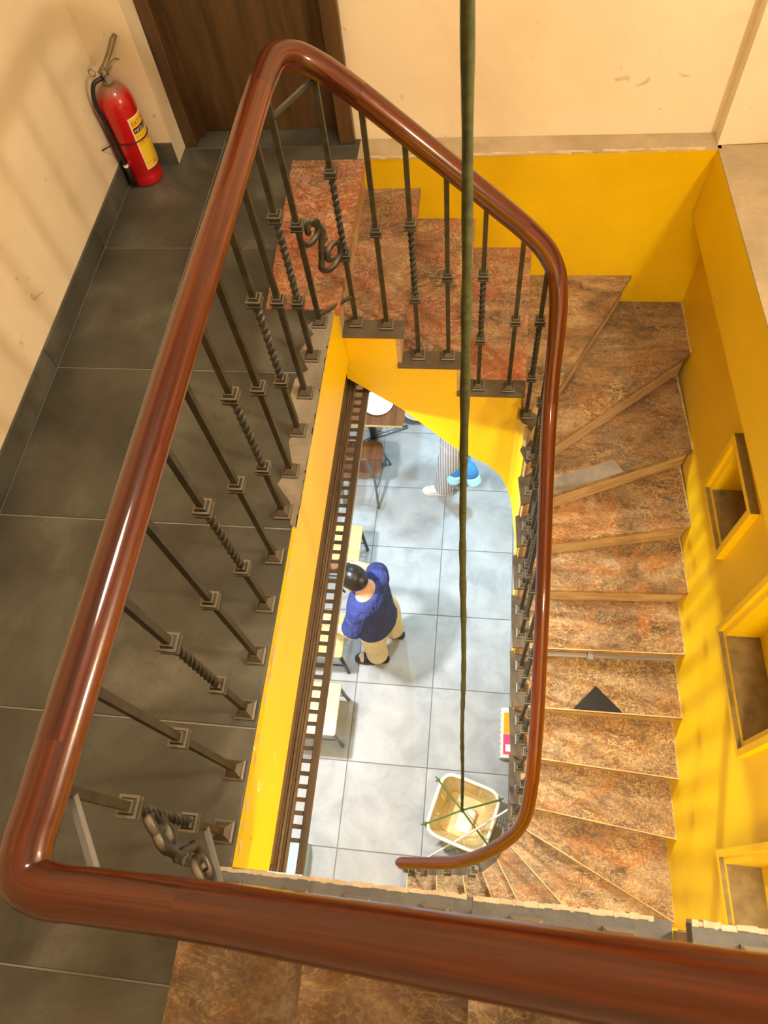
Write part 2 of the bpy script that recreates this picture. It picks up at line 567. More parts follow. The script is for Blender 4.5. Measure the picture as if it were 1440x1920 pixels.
WX = -0.53     # landing edge over the stair well
fl = struct('floor', MB().box(-1.52, WX - 0.012, -1.15, 2.88, -0.34, -0.004).mesh('floor'), 'grout')
tile_field(fl, [-1.51, -1.147, -0.543], [-1.13, -0.86, -0.256, 0.331, 0.927, 1.529, 2.137, 2.745, 2.865], 0.0, 'tile')
# cement make-up strip along the edge, ragged toward the tiles
rag = [(WX, 0.93)]
for y, w in [(0.94, 0.02), (1.02, 0.035), (1.08, 0.085), (1.16, 0.05), (1.24, 0.075), (1.33, 0.055), (1.43, 0.10), (1.50, 0.095), (1.54, 0.055),
             (1.62, 0.10), (1.70, 0.06), (1.74, 0.085), (1.80, 0.05)]:
    rag.append((WX - w, y))
rag.append((WX, 1.81))
link('cement_edge', MB().prism(rag, -0.004, 0.0015).mesh('cement_edge'), 'cement', fl)

gf = struct('floor_ground', MB().box(-3.4, 1.3, -1.05, 5.8, FL - 0.15, FL - 0.005).mesh('floor_ground'), 'grout_low')
tile_field(gf, [-0.849 + 0.6035 * i for i in range(-4, 4)] , [0.193 + 0.6005 * j for j in range(-2, 10)], FL, 'tile_low', gap=0.003)

# yellow edge of the landing slab
t1 = struct('trim_1', MB().box(WX - 0.012, WX, 0.0, 1.86, -0.34, 0.0).mesh('trim'), 'yellow_clean')
lip = MB()
random.seed(3)
y = 0.0
while y < 1.80:
    d = random.uniform(0.006, 0.03)
    if random.random() < 0.35:
        lip.box(WX - random.uniform(0.001, 0.005), WX + random.uniform(0.0003, 0.0012), y, y + d, -0.003, 0.0015)
    y += d
o = link('flaked_edge', lip.mesh('flaked_edge'), 'rough_lip', t1)
o['kind'] = 'stuff'

# ------------------------------------------------------------------ walls
def xw(y):      # face of the yellow wall beside the lower flight (it runs a little askew)
    return 1.0 + 0.035 * (2.73 - y)
def xf(y):      # face of the slab edge above it
    return 0.897 + 0.058 * (2.68 - y)

def wall_holes(y0, y1, z0, z1, holes, thick):
    ys = sorted({y0, y1} | {h[0] for h in holes} | {h[1] for h in holes})
    zs = sorted({z0, z1} | {h[2] for h in holes} | {h[3] for h in holes})
    mb = MB()
    for i in range(len(ys) - 1):
        for j in range(len(zs) - 1):
            ym, zm = (ys[i] + ys[i + 1]) / 2, (zs[j] + zs[j + 1]) / 2
            if any(h[0] < ym < h[1] and h[2] < zm < h[3] for h in holes):
                continue
            a, b = ys[i], ys[i + 1]
            mb.prism([(xw(a), a), (xw(a) + thick, a), (xw(b) + thick, b), (xw(b), b)], zs[j], zs[j + 1])
    bm = bmesh.new()
    me = mb.mesh('wall')
    bm.from_mesh(me)
    bmesh.ops.remove_doubles(bm, verts=bm.verts, dist=1e-5)
    # drop the doubled faces between neighbouring cells
    seen = {}
    for f in bm.faces:
        seen.setdefault(tuple(sorted(v.index for v in f.verts)), []).append(f)
    bmesh.ops.delete(bm, geom=[f for fs in seen.values() if len(fs) > 1 for f in fs], context='FACES_ONLY')
    bm.to_mesh(me)
    bm.free()
    return me

NICHES = [(1.385, 1.64, -0.865, -0.565), (0.61, 1.025, -0.985, -0.42), (-0.30, 0.205, -1.37, -0.80)]
struct('wall_right', wall_holes(-1.0, 2.76, FL, -0.335, NICHES, 0.30), 'yellow')
for n, (a, b, c, d) in enumerate(NICHES):
    w = thing('window_%d' % (n + 1), '', '', (xw((a + b) / 2), (a + b) / 2, c))
    del w['label'], w['category']
    w['kind'] = 'structure'
    w['label'] = ['small yellow blind niche with moulded frame high on the stair wall', 'larger yellow blind niche with dusty sill in the middle of the stair wall',
                  'yellow blind niche lowest on the stair wall at the near end'][n]
    def ring(e_out, e_in, proud, back):
        mb = MB()
        A, B, C, D = a - e_out, b + e_out, c - e_out, d + e_out
        E, F, G, H = a - e_in, b + e_in, c - e_in, d + e_in
        for (p, q, r, s) in ((A, B, C, G), (A, B, H, D), (A, E, G, H), (F, B, G, H)):
            mb.prism([(xw(p) - proud, p), (xw(p) + back, p), (xw(q) + back, q), (xw(q) - proud, q)], r, s)
        return mb.mesh('frame')
    link('outer_frame', ring(0.052, 0.026, 0.034, -0.0), 'yellow', w)
    link('inner_frame', ring(0.026, 0.0, 0.017, -0.0), 'yellow', w)
    dep = 0.115
    mb = MB()
    mb.prism([(xw(a) + dep, a), (xw(a) + dep + 0.02, a), (xw(b) + dep + 0.02, b), (xw(b) + dep, b)], c, d)
    link('back_panel', mb.mesh('back_panel'), 'yellow', w)

# slab edge above the yellow wall, with dusty ledge
mb = MB()
mb.prism([(xf(-1.0), -1.0), (1.45, -1.0), (1.45, 2.71), (xf(2.71), 2.71)], -0.335, -0.006)
t2 = struct('trim_2', mb.mesh('trim'), 'yellow_clean')
link('ledge_top', MB().prism([(xf(-1.0), -1.0), (1.45, -1.0), (1.45, 2.71), (xf(2.71), 2.71)], -0.006, 0.0).mesh('ledge_top'), 'ledge', t2)

# yellow wall behind the top flight: leans out a little toward its upper edge
mb = MB()
prof = [(2.665 + 0.073 * (1 - math.exp(-4.0 * d)), -0.006 - d) for d in [i * 0.06 for i in range(14)]] + [(2.738, -1.15), (2.95, -1.15), (2.95, -0.006)]
vs = [(-0.55, yy, zz) for yy, zz in prof] + [(1.30, yy + (0.03 * math.exp(zz * 5) if i < 14 else 0), zz) for i, (yy, zz) in enumerate(prof)]
n = len(prof)
mb.add(vs, [tuple(range(n)), tuple(range(n, 2 * n))[::-1]] + [(i, n + i, n + (i + 1) % n, (i + 1) % n) for i in range(n)])
me_ = mb.mesh('wall', True)
me_.set_sharp_from_angle(angle=math.radians(30))
struct('wall_back_lower', me_, 'yellow_clean')
struct('trim_3', MB().prism([(-0.545, 2.660), (0.91, 2.69), (0.91, 2.79), (-0.545, 2.79)], -0.006, 0.0).mesh('trim'), 'ledge')
mb = MB()
random.seed(9)
x = -0.49
while x < 0.88:
    d = random.uniform(0.02, 0.07)
    if random.random() < 0.7:
        yy = 2.665 + 0.021 * (x + 0.55)
        mb.box(x, x + d, yy - random.uniform(0.002, 0.006), yy + random.uniform(0.003, 0.009), -0.005, 0.003)
    x += d
o = link('flaked_paint', mb.mesh('flaked_paint'), 'rough_lip', bpy.data.objects['trim_3'])
o['kind'] = 'stuff'

struct('wall_back', MB().box(-0.567, 0.905, 2.79, 3.0, 0.0, 3.3).mesh('wall'), 'cream')
struct('wall_back_pier', MB().prism([(0.895, 2.71), (1.6, 2.75), (1.6, 3.0), (0.905, 3.0)], 0.0, 3.3).mesh('wall'), 'cream')
struct('wall_back_over_door', MB().box(-1.32, -0.567, 2.79, 3.0, 2.12, 3.3).mesh('wall'), 'cream')
struct('wall_left', MB().box(-1.70, -1.52, -1.15, 2.65, -0.34, 3.3).mesh('wall'), 'cream')
struct('wall_left_return', MB().box(-1.70, -1.32, 2.65, 3.0, -0.34, 3.3).mesh('wall'), 'cream')
struct('wall_right_upper', MB().box(1.45, 1.6, -1.0, 2.73, -0.335, 3.3).mesh('wall'), 'cream')
struct('wall_near', MB().box(-1.70, 1.6, -1.32, -1.15, -0.34, 3.3).mesh('wall'), 'cream')
struct('ceiling', MB().box(-1.70, 1.6, -1.32, 3.0, 3.3, 3.42).mesh('ceiling'), 'white')
# ground-floor shell
struct('ceiling_ground', MB().box(-3.4, 1.3, 2.95, 5.8, -0.40, -0.34).mesh('ceiling'), 'white')
struct('ceiling_ground_side', MB().box(-3.4, -1.52, -1.05, 2.95, -0.40, -0.34).mesh('ceiling'), 'white')
struct('wall_ground_far', MB().box(-3.4, 1.3, 5.8, 5.95, FL, -0.34).mesh('wall'), 'white')
struct('wall_ground_left', MB().box(-3.55, -3.4, -1.05, 5.8, FL, -0.34).mesh('wall'), 'white')
struct('wall_ground_right', MB().box(1.3, 1.45, 2.74, 5.8, FL, -0.34).mesh('wall'), 'white')
struct('wall_ground_near', MB().box(-3.4, 1.3, -1.15, -1.05, FL, -0.35).mesh('wall'), 'yellow_clean')

# skirting tiles
bb = struct('baseboard_left', MB().box(-1.52, -1.5195, -1.1, 2.65, 0.001, 0.092).mesh('baseboard'), 'grout')
ys = [-1.1, -0.55, 0.05, 0.65, 1.53, 2.14, 2.648]
for i in range(len(ys) - 1):
    link('skirting_tile', MB().box(-1.5195, -1.510, ys[i] + 0.0015, ys[i + 1] - 0.0015, 0.001, 0.09).mesh('skirting_tile'), 'tile', bb)
bl = struct('baseboard_back', MB().box(-1.508, -1.322, 2.6405, 2.65, 0.001, 0.095).mesh('baseboard'), 'tile')

# door
d1 = thing('door_1', '', '', (-0.95, 2.86, 0))
del d1['label'], d1['category']
d1['kind'] = 'structure'
d1['label'] = 'dark brown wooden door at the end of the landing'
mb = MB()
mb.box(-1.265, -0.632, 2.862, 2.90, 0.004, 2.05)
link('door_leaf', mb.mesh('door_leaf'), 'door', d1)
for (a, b) in ((-1.32, -1.265), (-0.632, -0.567)):
    bevel(link('door_post', MB().box(a, b, 2.757, 2.91, 0.0, 2.12).mesh('door_post'), 'door', d1), 0.004)
for (a, b) in ((-1.265, -1.243), (-0.65, -0.632)):
    link('door_stop', MB().box(a, b, 2.825, 2.862, 0.0, 2.05).mesh('door_stop'), 'door', d1)
link('door_head', MB().box(-1.265, -0.632, 2.757, 2.91, 2.05, 2.12).mesh('door_head'), 'door', d1)
for x in (-1.05, -0.84):
    link('door_batten', MB().box(x - 0.004, x + 0.004, 2.860, 2.863, 0.01, 2.04).mesh('door_batten'), 'door', d1)

# ------------------------------------------------------------------ staircase going down
RI = 0.175
ZK = [-RI * k for k in range(13)] + [-2.1 - 0.1969 * (k - 12) for k in range(13, 21)]
def resc(p, k):     # keep the plan position true for the slightly taller lower risers
    s = (1.9 - ZK[k]) / (1.9 + RI * k)
    return (p[0] * s, p[1] * s)
NOS = {  # nosing line of each tread: well end, wall end
    0: ((-0.512, 1.85), (-0.512, 2.735)), 1: ((-0.291, 1.85), (-0.291, 2.735)), 2: ((-0.052, 1.85), (-0.047, 2.735)), 3: ((0.195, 1.85), (0.221, 2.735)),
    4: ((0.236, 1.80), (0.718, 2.735)), 5: ((0.232, 1.745), (xw(2.405), 2.405)), 6: ((0.225, 1.622), (xw(1.964), 1.964)), 7: ((0.219, 1.489), (xw(1.65), 1.65)),
    8: ((0.221, 1.343), (xw(1.375), 1.375)), 9: ((0.229, 1.102), (xw(1.124), 1.124)), 10: ((0.239, 0.852), (xw(0.857), 0.857)), 11: ((0.252, 0.645), (xw(0.598), 0.598)),
    12: ((0.262, 0.434), (xw(0.337), 0.337)), 13: ((0.262, 0.375), (xw(-0.03), -0.03)), 14: ((0.238, 0.30), (xw(-0.50), -0.50)),
    15: ((0.20, 0.232), (0.905, -0.93)), 16: ((0.132, 0.172), (0.62, -0.93)), 17: ((0.030, 0.150), (0.262, -0.93)), 18: ((-0.122, 0.140), (-0.08, -0.93)), 19: ((-0.315, 0.135), (-0.315, -0.93))}
for k in range(13, 20):
    w, q = NOS[k]
    w = resc(w, k)
    q2 = resc(q, k)
    if k <= 14:
        q2 = (xw(q2[1]), q2[1])
    else:
        q2 = (q[0], -0.93)
    NOS[k] = (w, q2)
WELL_EXTRA = {4: [(0.222, 1.835)]}
WALL_EXTRA = {5: [(1.0 - 0.002, 2.735)], 15: [(xw(-0.93), -0.93)]}
ZB_WELL = {0: -0.45, 1: -0.66, 2: -0.965, 3: -1.33, 4: -1.60, 5: -1.56, 6: -1.46}
def zb(k):
    return ZB_WELL.get(k, ZK[k] - 0.28)
def zbw(k):
    return ZK[k] - 0.30

stair = thing('staircase', 'winding marble-treaded staircase with yellow sides going down around the well', 'staircase', (0.3, 1.0, FL))
def lerp2(a, b, t):
    return (a[0] + (b[0] - a[0]) * t, a[1] + (b[1] - a[1]) * t)
def toward(a, b, d):
    L = math.hypot(b[0] - a[0], b[1] - a[1])
    return lerp2(a, b, d / L)
TH = 0.028
BACKN = {}
for k in range(0, 20):
    wk, qk = NOS[k]
    if k == 0:
        w0, q0 = (-0.80, 1.815), (-0.80, 2.65)
        mb = MB().prism([(-0.785, 1.815), (-0.512, 1.815), (-0.512, 2.648), (-0.82, 2.648)], -TH, 0.006)
        link('tread', mb.mesh('tread'), 'marble_red', stair)
        body = [(-0.54, 1.862), (-0.532, 1.862), (-0.532, 2.735), (-0.54, 2.735)]
    else:
        w0, q0 = NOS[k - 1]
        # marble slab, and the dusty end strip carrying the balusters
        e = 0.085 if k < 12 else 0.06
        we, w0e = toward(wk, qk, e), toward(w0, q0, e)
        if k == 4:
            w0e = (0.20, 1.93)
        back = 0.024
        ux, uy = BACKN[k - 1]
        def under(p):      # start a little under the step above
            return (p[0] - ux * 0.036, p[1] - uy * 0.036)
        w0u, q0u = under(w0), under(q0)
        w0e = under(w0e) if k != 4 else w0e
        if k == 5:
            q0u = (q0u[0], 2.735)
        well = ([w0u] if k != 4 else [w0]) + WELL_EXTRA.get(k, []) + [wk]
        wall = [qk] + WALL_EXTRA.get(k, [])[::-1] + [q0u]
        if k == 15:
            wall = [qk, (xw(-0.93), -0.93), q0u]
        mat = {1: 'marble_warm', 2: 'marble_warm', 3: 'marble_warm', 4: 'marble_dull', 5: 'marble_dull', 6: 'marble_dull', 7: 'marble', 8: 'marble', 9: 'marble',
               10: 'marble_gold', 11: 'marble_gold', 12: 'marble_gold', 13: 'marble_gold', 14: 'marble_gold', 15: 'marble', 16: 'marble_gold'}.get(k, 'marble')
        z = ZK[k]
        mb = MB().prism([w0e, we] + wall, z - TH, z)
        link('tread', mb.mesh('tread'), mat, stair)
        mb = MB().prism(well + [we, w0e], z - 0.010, z)
        link('tread_end', mb.mesh('tread_end'), 'tread_end', stair)
        if k >= 9:      # polished nosing edge, the light it catches painted as a pale strip
            e0, e1 = we, qk
            nv = (e1[1] - e0[1], -(e1[0] - e0[0]))
            ln = math.hypot(*nv)
            nv = (nv[0] / ln * 0.006, nv[1] / ln * 0.006)
            if k <= 14 and nv[1] > 0 or k > 14 and nv[0] > 0:
                nv = (-nv[0], -nv[1])
            link('nosing_edge', MB().prism([e0, e1, (e1[0] - nv[0], e1[1] - nv[1]), (e0[0] - nv[0], e0[1] - nv[1])], z - 0.006, z + 0.0006).mesh('nosing_edge'), 'arris', stair)
        if 5 <= k <= 14:    # smeared plaster where the tread meets the wall
            f0, f1 = (wall[-1] if k > 5 else (0.998, 2.73)), qk
            mb = MB()
            n_ = 14
            random.seed(100 + k)
            for i in range(n_):
                a0, a1 = lerp2(f0, f1, i / n_), lerp2(f0, f1, (i + 1) / n_)
                wd = random.uniform(0.002, 0.007)
                mb.prism([(a0[0] - wd, a0[1]), (a0[0] + 0.002, a0[1]), (a1[0] + 0.002, a1[1]), (a1[0] - wd, a1[1])], z - 0.002, z + random.uniform(0.002, 0.006))
            link('plaster_seam', mb.mesh('plaster_seam'), 'seam', stair)
    # riser under this nosing, set back from it
    zt, zn = ZK[k] - TH, ZK[k + 1]
    dx, dy = qk[0] - wk[0], qk[1] - wk[1]
    L = math.hypot(dx, dy)
    nx, ny = dy / L, -dx / L                  # downstairs direction
    if (k >= 5 and ny > 0.2) :
        nx, ny = -nx, -ny
    if k == 0 or k < 4:
        nx, ny = abs(nx), ny
    s = 0.020
    a = (wk[0] - nx * s, wk[1] - ny * s)
    b = (qk[0] - nx * s, qk[1] - ny * s)
    a2 = (a[0] - nx * 0.018, a[1] - ny * 0.018)
    b2 = (b[0] - nx * 0.018, b[1] - ny * 0.018)
    ain, a2in = toward(a, b, 0.022), toward(a2, b2, 0.022)
    if k < 19:
        link('riser', MB().prism([ain, b, b2, a2in], zn - 0.004, zt).mesh('riser'), 'riser', stair)
    BACKN[k] = (nx, ny)
    # solid body below, from behind the riser above to behind this step's riser
    if k > 0:
        def inset(p, q):
            return toward(p, q, 0.016)
        px, py = BACKN[k - 1]
        g = 0.037
        i0, i1 = inset(w0, q0), inset(wk, qk)
        i0 = (i0[0] - px * g, i0[1] - py * g)
        i1 = (i1[0] - nx * g, i1[1] - ny * g)
        extra = [(p[0] + 0.012, p[1] + 0.012) for p in WELL_EXTRA.get(k, [])]
        if k == 4:
            i0 = (0.175, 1.866)
            extra = [(0.198, 1.860), (0.213, 1.850)]
            i1 = (0.222, 1.836)
        elif k == 5:
            i0 = (0.222, 1.836)
        bw = [i0] + extra + [i1]
        zs = [zb(k - 1)] + [zb(k)] * len(extra) + [zb(k)]
        if k == 4:
            zs = [-1.33, -1.43, -1.53, -1.60]
        if k == 3:
            i1 = (0.175, 1.866)
            bw = [i0, (0.06, 1.866), (0.13, 1.866), i1]
            zs = [zb(2), -1.095, -1.19, -1.33]
        jk, j0 = (qk[0] - nx * g, qk[1] - ny * g), (q0[0] - px * g, q0[1] - py * g)
        wl = [jk] + WALL_EXTRA.get(k, [])[::-1] + [j0]
        zw = [zbw(k)] + [zbw(k)] * len(WALL_EXTRA.get(k, [])) + [zbw(k - 1)]
        mb = MB().prism(bw + wl, [max(z, FL) for z in zs + zw], ZK[k] - 0.0105)
        link('stair_body', mb.mesh('stair_body'), 'yellow_clean', stair)

# repairs and strips on single treads
z = ZK[5]
link('patch', MB().prism([(0.470, 2.069), (0.651, 2.236), (0.716, 2.158), (0.532, 1.992)], z - 0.01, z + 0.0015).mesh('patch'), 'marble_gold', stair)['label'] = 'golden stone repair piece'
z = ZK[6]
link('patch', MB().prism([(0.33, 1.755), (0.655, 1.894), (0.700, 1.826), (0.33, 1.671)], z - 0.01, z + 0.0015).mesh('patch'), 'cement', stair)['label'] = 'grey cement repair'
z = ZK[10]
link('patch', MB().prism([(0.658, 0.986), (0.543, 0.862), (0.785, 0.861)], z - 0.01, z + 0.0015).mesh('patch'), 'black', stair)['label'] = 'black triangular inlay'
wk, qk = NOS[9]
link('metal_strip', MB().prism([(0.30, wk[1] - 0.001), (qk[0] - 0.03, qk[1] - 0.001), (qk[0] - 0.03, qk[1] - 0.020), (0.30, wk[1] - 0.020)], ZK[9] - 0.055, ZK[9] - 0.046).mesh('metal_strip'), 'alu', stair)
link('metal_clip', MB().box(0.60, 0.625, wk[1] - 0.024, wk[1] + 0.014, ZK[9] - 0.06, ZK[9] - 0.03).mesh('metal_clip'), 'alu', stair)

# ------------------------------------------------------------------ upper flight (bottom of the picture)
up = thing('upper_flight', 'brown marble steps going up beside the camera behind the near handrail', 'staircase', (-0.58, -0.5, 0))
GO = 0.305
for k in range(1, 7):
    x0 = -0.58 + GO * (k - 1)
    x1 = x0 + GO
    z = RI * k
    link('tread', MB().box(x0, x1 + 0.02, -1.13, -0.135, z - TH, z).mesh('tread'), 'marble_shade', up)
    link('kerb', MB().box(x0 + 0.001, x1 + 0.019, -0.134, -0.006, z - TH, z).mesh('kerb'), 'kerb', up)
    link('riser', MB().box(x0 + 0.02, x0 + 0.036, -1.13, -0.02, z - RI + 0.001 , z - TH).mesh('riser'), 'riser', up)
    zb0, zb1 = (0.0, 0.0) if k == 1 else (z - RI - 0.17, z - 0.17)
    mb = MB().prism([(x0 + 0.036, -1.13), (x1 + 0.036, -1.13), (x1 + 0.036, -0.018), (x0 + 0.036, -0.018)], [max(0.001, zb0) if k < 2 else zb0, max(0.001, zb1) if k < 2 else zb1] + ([max(0.001, zb1), max(0.001, zb0)] if k < 2 else [zb1, zb0]), z - TH - 0.0005)
    link('stair_body', mb.mesh('stair_body'), 'yellow_clean', up)
    # broken plaster lip on the well side
    lp = MB()
    random.seed(40 + k)
    xx = x0 + 0.002
    while xx < x1 - 0.01:
        d = random.uniform(0.004, 0.016)
        e = min(xx + d, x1 + 0.015)
        lp.box(xx, e, -0.0085 - random.uniform(0, 0.0025), -0.0035 + random.uniform(0, 0.003), z - TH, z + random.uniform(0.0003, 0.0015))
        xx = e
    o = link('plaster_lip', lp.mesh('plaster_lip'), 'rough_lip', up)
    o['kind'] = 'stuff'

# ------------------------------------------------------------------ railing
rail = thing('stair_railing', 'wrought iron balusters under one continuous varnished red-brown handrail', 'railing', (-0.58, 0.076, 0))
RP = [(1.30, -0.052, 1.88), (0.85, -0.052, 1.61), (0.45, -0.052, 1.37), (0.20, -0.052, 1.215), (0.0, -0.052, 1.095), (-0.15, -0.052, 1.005), (-0.28, -0.052, 0.93), (-0.38, -0.052, 0.889),
      (-0.48, -0.052, 0.876), (-0.545, -0.050, 0.875), (-0.572, -0.040, 0.875), (-0.581, -0.012, 0.875),
      (-0.581, 0.05, 0.875), (-0.580, 0.3, 0.874), (-0.578, 0.7, 0.874), (-0.576, 1.1, 0.874), (-0.573, 1.45, 0.875), (-0.571, 1.66, 0.878), (-0.566, 1.76, 0.882), (-0.552, 1.835, 0.880),
      (-0.515, 1.885, 0.858), (-0.46, 1.903, 0.818), (-0.40, 1.905, 0.770), (-0.255, 1.905, 0.642), (-0.104, 1.905, 0.504), (0.05, 1.905, 0.362), (0.145, 1.902, 0.272), (0.205, 1.893, 0.205),
      (0.243, 1.872, 0.135), (0.259, 1.838, 0.06), (0.266, 1.785, -0.05), (0.268, 1.715, -0.20), (0.273, 1.60, -0.375), (0.283, 1.37, -0.588), (0.2926, 1.106, -0.776), (0.300, 0.84, -0.98),
      (0.302, 0.60, -1.15), (0.297, 0.42, -1.29), (0.284, 0.315, -1.42), (0.258, 0.262, -1.53), (0.215, 0.222, -1.63), (0.11, 0.162, -1.82), (-0.012, 0.127, -1.99), (-0.16, 0.113, -2.12), (-0.305, 0.106, -2.24)]
RPATH = catmull(RP, 0.016)
RL = [0.0]
for i in range(1, len(RPATH)):
    RL.append(RL[-1] + (RPATH[i] - RPATH[i - 1]).length)
def rail_r(p):
    if p.z < 0.3 and p.x > 0.1:
        return max(0.029, min(0.0345, 0.029 + (p.z + 0.15) * 0.015))
    if p.z < -1:
        return 0.029
    return 0.0345
RPROF = []
for i in range(17):       # rounded head, then a narrow grooved foot
    th = math.radians(-38 + 256 * i / 16)
    RPROF.append((math.cos(th), math.sin(th) * 0.92))
RPROF += [(-0.62, -0.66), (-0.62, -0.92), (0.62, -0.92), (0.62, -0.66)]

def sweep_part(i0, i1, endcaps=(True, True)):
    n = len(RPROF)
    vs, fs, uvs = [], [], []
    for i in range(i0, i1 + 1):
        p = RPATH[i]
        t = (RPATH[min(i + 1, len(RPATH) - 1)] - RPATH[max(i - 1, 0)]).normalized()
        side = t.cross(Vector((0, 0, 1))).normalized()
        upv = side.cross(t).normalized()
        r = rail_r(p)
        if i == len(RPATH) - 1:
            r *= 0.6
        elif i == len(RPATH) - 2:
            r *= 0.88
        for (a, b) in RPROF:
            vs.append(p + side * a * r + upv * b * r)
    m = i1 - i0 + 1
    me = bpy.data.meshes.new('handrail')
    for i in range(m - 1):
        for j in range(n):
            k = (j + 1) % n
            fs.append((i * n + j, (i + 1) * n + j, (i + 1) * n + k, i * n + k))
            u0, u1 = RL[i0 + i], RL[i0 + i + 1]
            v0, v1 = j / n, (j + 1) / n
            uvs += [(u0, v0), (u1, v0), (u1, v1), (u0, v1)]
    fs.append(tuple(range(n)))
    uvs += [(0, 0)] * n
    fs.append(tuple(range((m - 1) * n, m * n))[::-1])
    uvs += [(0, 0)] * n
    me.from_pydata([tuple(v) for v in vs], [], fs)
    uvl = me.uv_layers.new(name='UVMap')
    for l, uv in zip(uvl.data, uvs):
        l.uv = uv
    me.shade_smooth()
    me.set_sharp_from_angle(angle=math.radians(50))
    return me

def nearest_i(pt):
    return min(range(len(RPATH)), key=lambda i: (RPATH[i] - Vector(pt)).length)
cuts = [0, nearest_i((-0.33, -0.052, 0.9)), nearest_i((-0.581, -0.01, 0.875)), nearest_i((-0.58, 0.135, 0.875)), nearest_i((-0.571, 1.70, 0.88)), nearest_i((-0.36, 1.905, 0.735)), nearest_i((0.12, 1.903, 0.295)),
        nearest_i((0.27, 1.66, -0.29)), nearest_i((0.299, 0.45, -1.27)), nearest_i((0.19, 0.21, -1.66)), nearest_i((0.03, 0.14, -1.93)), len(RPATH) - 1]
for a, b in zip(cuts[:-1], cuts[1:]):
    link('handrail', sweep_part(a, b), 'rail', rail)

def rail_z(x, y):
    i = min(range(len(RPATH)), key=lambda i: (RPATH[i].x - x) ** 2 + (RPATH[i].y - y) ** 2)
    return RPATH[i].z - 0.85 * rail_r(RPATH[i])

BW = 0.0078
def bar_mesh(L, twist):
    mb = MB()
    vs, fs = [], []
    secs = []
    if twist:
        z0, z1 = twist
        N = 40
        secs = [(0.0, 0.0, 1.0), (z0, 0.0, 1.0)] + [(z0 + (z1 - z0) * i / N, 2 * math.pi * 3.0 * i / N, 1.12) for i in range(1, N)] + [(z1, 2 * math.pi * 3.0, 1.0), (L, 2 * math.pi * 3.0, 1.0)]
    else:
        secs = [(0.0, 0.0, 1.0), (L, 0.0, 1.0)]
    for z, a, s in secs:
        for (px, py) in ((-1, -1), (1, -1), (1, 1), (-1, 1)):
            vs.append((BW * s * (px * math.cos(a) - py * math.sin(a)), BW * s * (px * math.sin(a) + py * math.cos(a)), z))
    for i in range(len(secs) - 1):
        for j in range(4):
            k = (j + 1) % 4
            fs.append((i * 4 + j, i * 4 + k, (i + 1) * 4 + k, (i + 1) * 4 + j))
    fs.append((3, 2, 1, 0))
    e = (len(secs) - 1) * 4
    fs.append((e, e + 1, e + 2, e + 3))
    mb.add(vs, fs)
    me = mb.mesh('baluster')
    me.materials.append(M['iron'])
    return me
def stepped(levels):
    mb = MB()
    for (h0, h1, w) in levels:
        mb.box(-w, w, -w, w, h0, h1)
    return mb
def frustum(mb, w0, w1, z0, z1):
    vs = [(-w0, -w0, z0), (w0, -w0, z0), (w0, w0, z0), (-w0, w0, z0), (-w1, -w1, z1), (w1, -w1, z1), (w1, w1, z1), (-w1, w1, z1)]
    mb.add(vs, [(3, 2, 1, 0), (4, 5, 6, 7)] + [(i, (i + 1) % 4, 4 + (i + 1) % 4, 4 + i) for i in range(4)])
mbc = stepped([(-0.011, -0.005, 0.0195), (0.005, 0.011, 0.0195), (-0.005, 0.005, 0.0155)])
frustum(mbc, 0.0145, 0.011, 0.011, 0.018)
frustum(mbc, 0.011, 0.0145, -0.018, -0.011)
COLLAR = mbc.mesh('collar')
COLLAR.materials.append(M['iron'])
mbf = stepped([(0.0, 0.006, 0.0265), (0.009, 0.014, 0.0205)])
frustum(mbf, 0.0255, 0.0205, 0.006, 0.009)
frustum(mbf, 0.0205, 0.0095, 0.014, 0.026)
FOOT = mbf.mesh('foot')
FOOT.materials.append(M['iron'])
cache = {}
def baluster(x, y, z0, twisted, ztop=None):
    ztop = ztop if ztop is not None else rail_z(x, y)
    L = ztop - z0
    key = (round(L, 2), twisted)
    hs = (0.26, 0.585) if twisted else (0.425,)
    if L > 0.87:
        hs = tuple(h + (L - 0.85) * 0.6 for h in hs)
    if L < 0.8:
        hs = tuple(h * L / 0.84 for h in hs)
    if key not in cache:
        cache[key] = bar_mesh(round(L, 2) + 0.004, (hs[0], hs[1]) if twisted else None)
    b = link('baluster', cache[key], None, rail, (x, y, z0))
    def sub(nm, me, dz):
        c = bpy.data.objects.new(nm, me)
        COL.objects.link(c)
        c.parent = b
        c.location = (0, 0, dz)
    sub('foot', FOOT, 0.0)
    for h in hs:
        sub('collar', COLLAR, h)
    return b
LY = [0.076, 0.224, 0.377, 0.528, 0.680, 0.832, 0.983, 1.130, 1.286, 1.440, 1.598, 1.753]
for i, yy in enumerate(LY):
    baluster(-0.579 if i < 11 else -0.574, yy, 0.0, i % 2 == 0)
for k, x, y, tw in [(1, -0.482, 1.919, True), (1, -0.361, 1.909, False), (2, -0.245, 1.910, True), (2, -0.125, 1.911, False), (3, 0.0, 1.898, True), (3, 0.126, 1.893, False),
                    (4, 0.215, 1.885, True), (5, 0.258, 1.785, False), (6, 0.265, 1.70, True), (7, 0.267, 1.602, False), (7, 0.267, 1.525, True), (8, 0.267, 1.452, False), (8, 0.268, 1.372, True),
                    (9, 0.268, 1.300, False), (9, 0.272, 1.178, True), (10, 0.284, 1.060, False), (10, 0.288, 0.945, True), (11, 0.298, 0.820, False), (11, 0.298, 0.725, True), (12, 0.308, 0.615, False), (12, 0.312, 0.50, True)]:
    baluster(x, y, ZK[k], tw)
